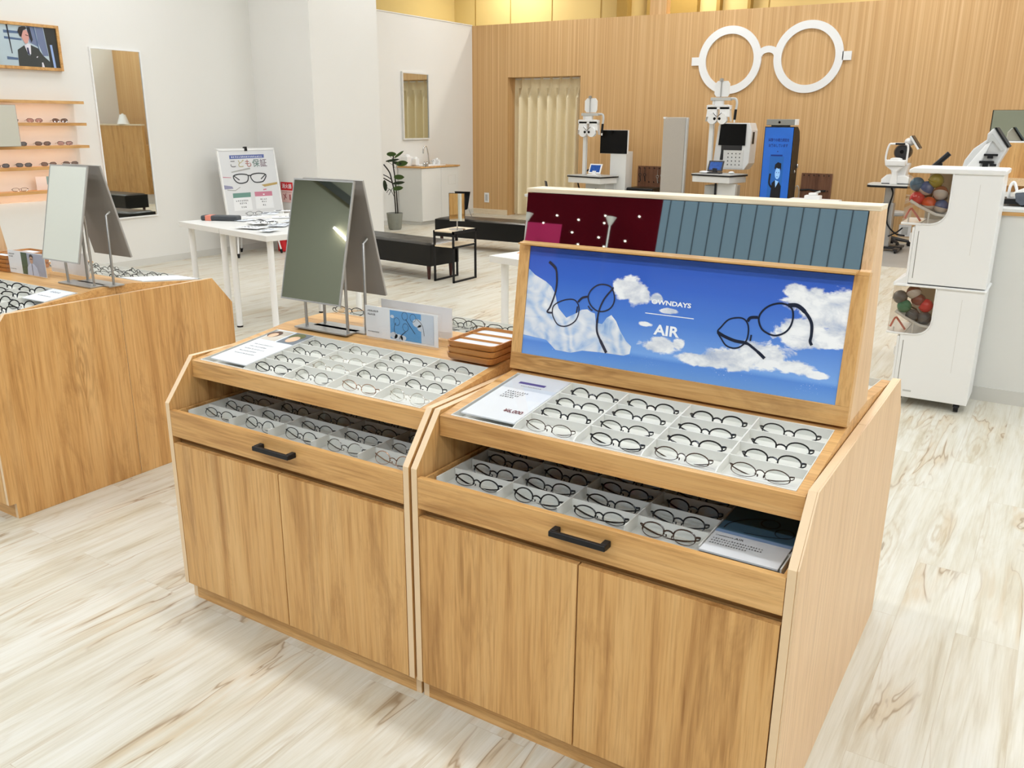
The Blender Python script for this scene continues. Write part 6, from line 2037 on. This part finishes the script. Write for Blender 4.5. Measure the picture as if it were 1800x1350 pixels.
# ---------------------------------------------------------------- capsule machine
cpm = thing('capsule_machine', 'two tier white capsule toy machine on casters before the white counter', 'capsule machine', (0.82, 3.86, 0))
cx0 = -0.82
def tier(z0, z1, cap_h, nm):
    """outline in x,z (front towards -x); the clear bin sits in the notch"""
    xl, xb, xr = 0.645 + cx0, 0.80 + cx0, 1.042 + cx0
    zt_ = z1 - cap_h
    zb = zt_ - 0.275
    prof = [(xl, z0), (xr, z0), (xr, zt_), (xb, zt_), (xb, zb + 0.10)]
    prof += [(xb - 0.09 + 0.09 * math.cos(a), zb + 0.09 - 0.09 * math.sin(a)) for a in [k * PI / 2 / 6 for k in range(1, 7)]]
    prof += [(xl, zb)]
    MB().prism(prof, 1, -0.155, 0.165).build(nm + '_body', plastic_white, cpm, bevel=0.003)
    MB().prism([(0.575 + cx0, zt_), (xr + 0.008, zt_), (xr + 0.012, z1 - 0.004), (xr, z1), (0.595 + cx0, z1), (0.575 + cx0, z1 - 0.012)], 1, -0.165, 0.175).build(nm + '_cap', plastic_white, cpm, bevel=0.006)
    w = MB()
    ol = [(0.578 + cx0, zt_), (0.572 + cx0, zb), (xb - 0.09, zb)] + [(xb - 0.09 + 0.09 * math.sin(a), zb + 0.09 - 0.09 * math.cos(a)) for a in [k * PI / 2 / 6 for k in range(1, 7)]] + [(xb, zt_)]
    w.poly([(x, -0.157, z) for x, z in ol])
    w.poly([(0.578 + cx0, -0.157, zt_), (0.572 + cx0, -0.157, zb), (0.572 + cx0, 0.16, zb), (0.578 + cx0, 0.16, zt_)])
    w.build(nm + '_window', case_clear, cpm)
    r = MB()
    r.box(0.568 + cx0, xl + 0.02, -0.158, 0.16, zb - 0.008, zb + 0.004)
    loop = [(x, -0.158, z) for x, z in ol]
    r.tube(loop[1:], 0.004, 6)
    r.tube([(0.60 + cx0, -0.15, zb + 0.125), (0.66 + cx0, -0.15, zb + 0.09), (0.74 + cx0, -0.15, zb + 0.055), (0.79 + cx0, -0.15, zb + 0.05)], 0.008, 6)
    r.box(0.70 + cx0, 0.708 + cx0, -0.15, -0.14, zb, zb + 0.075)
    r.box(0.60 + cx0, 0.606 + cx0, -0.15, -0.14, zb, zb + 0.03)
    r.prism([(0.60 + cx0, zb + 0.12), (0.66 + cx0, zb + 0.085), (0.74 + cx0, zb + 0.05), (0.795 + cx0, zb + 0.045), (0.795 + cx0, zb + 0.04), (0.60 + cx0, zb + 0.11)], 1, -0.14, 0.155)
    r.build(nm + '_chute', plastic_white, cpm)
    MB().box(0.6445 + cx0, 0.80 + cx0, 0.158, 0.164, zb, zt_).build(nm + '_bin_back', plain(nm + '_bin_beige', (206, 190, 166), 0.6), cpm)
    # red warning print on the bin
    MB().tube(smoothline([(0.578 + cx0, -0.1, zb + 0.02), (0.60 + cx0, -0.1, zb + 0.075), (0.62 + cx0, -0.1, zb + 0.06), (0.66 + cx0, -0.1, zb + 0.01)]), 0.006, 6).build(nm + '_handle', plain(nm + '_coral', (214, 116, 96), 0.4), cpm, True)
    fp_ = MB().box(0.630 + cx0, 0.6448 + cx0, -0.15, 0.16, z0 + 0.02, zb - 0.02)
    fp_.build(nm + '_front_panel', plastic_white, cpm, bevel=0.004)
    MB().box(0.607 + cx0, 0.632 + cx0, -0.05, 0.05, z0 + 0.22, z0 + 0.27).build(nm + '_coin_knob', plastic_white, cpm, bevel=0.006)
    # seam and stripe on the side
    MB().box(0.665 + cx0, 0.668 + cx0, -0.1562, -0.155, z0 + 0.03, zb - 0.04).build(nm + '_seam', plain(nm + '_gap', (120, 116, 106), 0.6), cpm)
    MB().box(0.936 + cx0, 0.938 + cx0, -0.1558, -0.155, z0 + 0.18, zt_ - 0.05).build(nm + '_side_seam', base_white, cpm)
    return zb, zt_


zb2, zt2 = tier(0.722, 1.362, 0.03, 'upper')
zb1, zt1 = tier(0.05, 0.716, 0.012, 'lower')
MB().prism([(0.572 + cx0, 0.700), (0.572 + cx0, 0.722), (0.60 + cx0, 0.738), (0.632 + cx0, 0.765), (0.645 + cx0, 0.80), (0.645 + cx0, 0.700)], 1, -0.16, 0.165).build('delivery_lip', plastic_white, cpm, bevel=0.004)
MB().box(0.70 + cx0, 0.745 + cx0, -0.1565, -0.155, 0.085, 0.095).build('badge', plastic_grey, cpm)
for sx in (0.68, 0.99):
    for sy in (-0.125, 0.13):
        MB().tube([(sx + cx0 - 0.012, sy, 0.025), (sx + cx0 + 0.012, sy, 0.025)], 0.025, 14).box(sx + cx0 - 0.016, sx + cx0 + 0.016, sy - 0.015, sy + 0.015, 0.03, 0.052).build('caster', black_metal, cpm)
BC = {'red': ((220, 40, 60), 'bright red'), 'orange': ((226, 84, 40), 'orange'), 'blue': ((34, 92, 160), 'deep blue'), 'rust': ((150, 84, 60), 'rust brown'), 'green': ((44, 140, 112), 'green'), 'smoke': ((92, 100, 108), 'smoky grey'),
      'wine': ((120, 44, 50), 'dark red'), 'olive': ((160, 150, 50), 'olive yellow'), 'teal': ((36, 110, 150), 'teal blue')}
bm_ = {}
for k_, (c_, n_) in BC.items():
    bm_[k_] = plain('capsule_' + k_, c_, 0.15, coat=0.5, var=0.05)
bclear = plain('capsule_milky', (206, 200, 196), 0.15, coat=0.5, var=0.06, vscale=60)
def capsule(x, y, z, col, where, r=0.0395):
    t = thing('capsule_ball', f'{BC[col][1]} toy capsule {where}', 'toy capsule', (x, y, z), rnd.uniform(0, 6), 'toy capsules in the machine')
    t.rotation_euler = (rnd.uniform(-0.6, 0.6), rnd.uniform(-0.6, 0.6), 0)
    h = MB()
    prof = [(r * math.sin(a), -r * math.cos(a)) for a in [0.02 + k * (PI / 2 - 0.02) / 7 for k in range(8)]]
    h.lathe([(a_, -b_) for a_, b_ in prof], 18).build('cap_shell', bm_[col], t, True)
    h2 = MB()
    h2.lathe(prof, 18).build('cup_shell', bclear if col in ('rust', 'orange', 'blue', 'wine') else bm_[col], t, True)
    MB().tube([(r * 1.01 * math.cos(a), r * 1.01 * math.sin(a), 0) for a in [k * PI / 9 for k in range(18)]], 0.0022, 6, True).build('rim', bm_[col], t, True)
up_ = [(0.628, 0.135, 'red', 'low in the upper bin by the clear front'), (0.692, 0.108, 'orange', 'resting mid chute in the upper bin'), (0.756, 0.095, 'blue', 'at the inner end of the upper bin floor'), (0.668, 0.192, 'blue', 'in the middle of the upper bin'),
       (0.744, 0.170, 'rust', 'at the inner side of the upper bin'), (0.618, 0.212, 'teal', 'at the top front of the upper bin'), (0.712, 0.235, 'olive', 'topmost in the upper bin')]
for x, dz, c_, w_ in up_:
    capsule(x, 3.75, zb2 + dz, c_, w_)
capsule(0.655, 3.84, zb2 + 0.15, 'wine', 'deep in the upper bin behind the red one')
capsule(0.735, 3.84, zb2 + 0.14, 'smoke', 'deep in the upper bin behind the rust brown one')
lo2 = [(0.640, 0.150, 'green', 'low in the lower bin by the clear front'), (0.690, 0.100, 'smoke', 'mid chute in the lower bin'), (0.752, 0.092, 'smoke', 'at the inner end of the lower bin floor'), (0.752, 0.165, 'red', 'at the inner side of the lower bin'),
       (0.612, 0.20, 'smoke', 'high at the front of the lower bin'), (0.712, 0.190, 'wine', 'upper middle of the lower bin'), (0.680, 0.235, 'wine', 'topmost in the lower bin')]
for x, dz, c_, w_ in lo2:
    capsule(x, 3.75, zb1 + dz, c_, w_)
capsule(0.735, 3.845, zb1 + 0.14, 'rust', 'deep in the lower bin behind the red one')
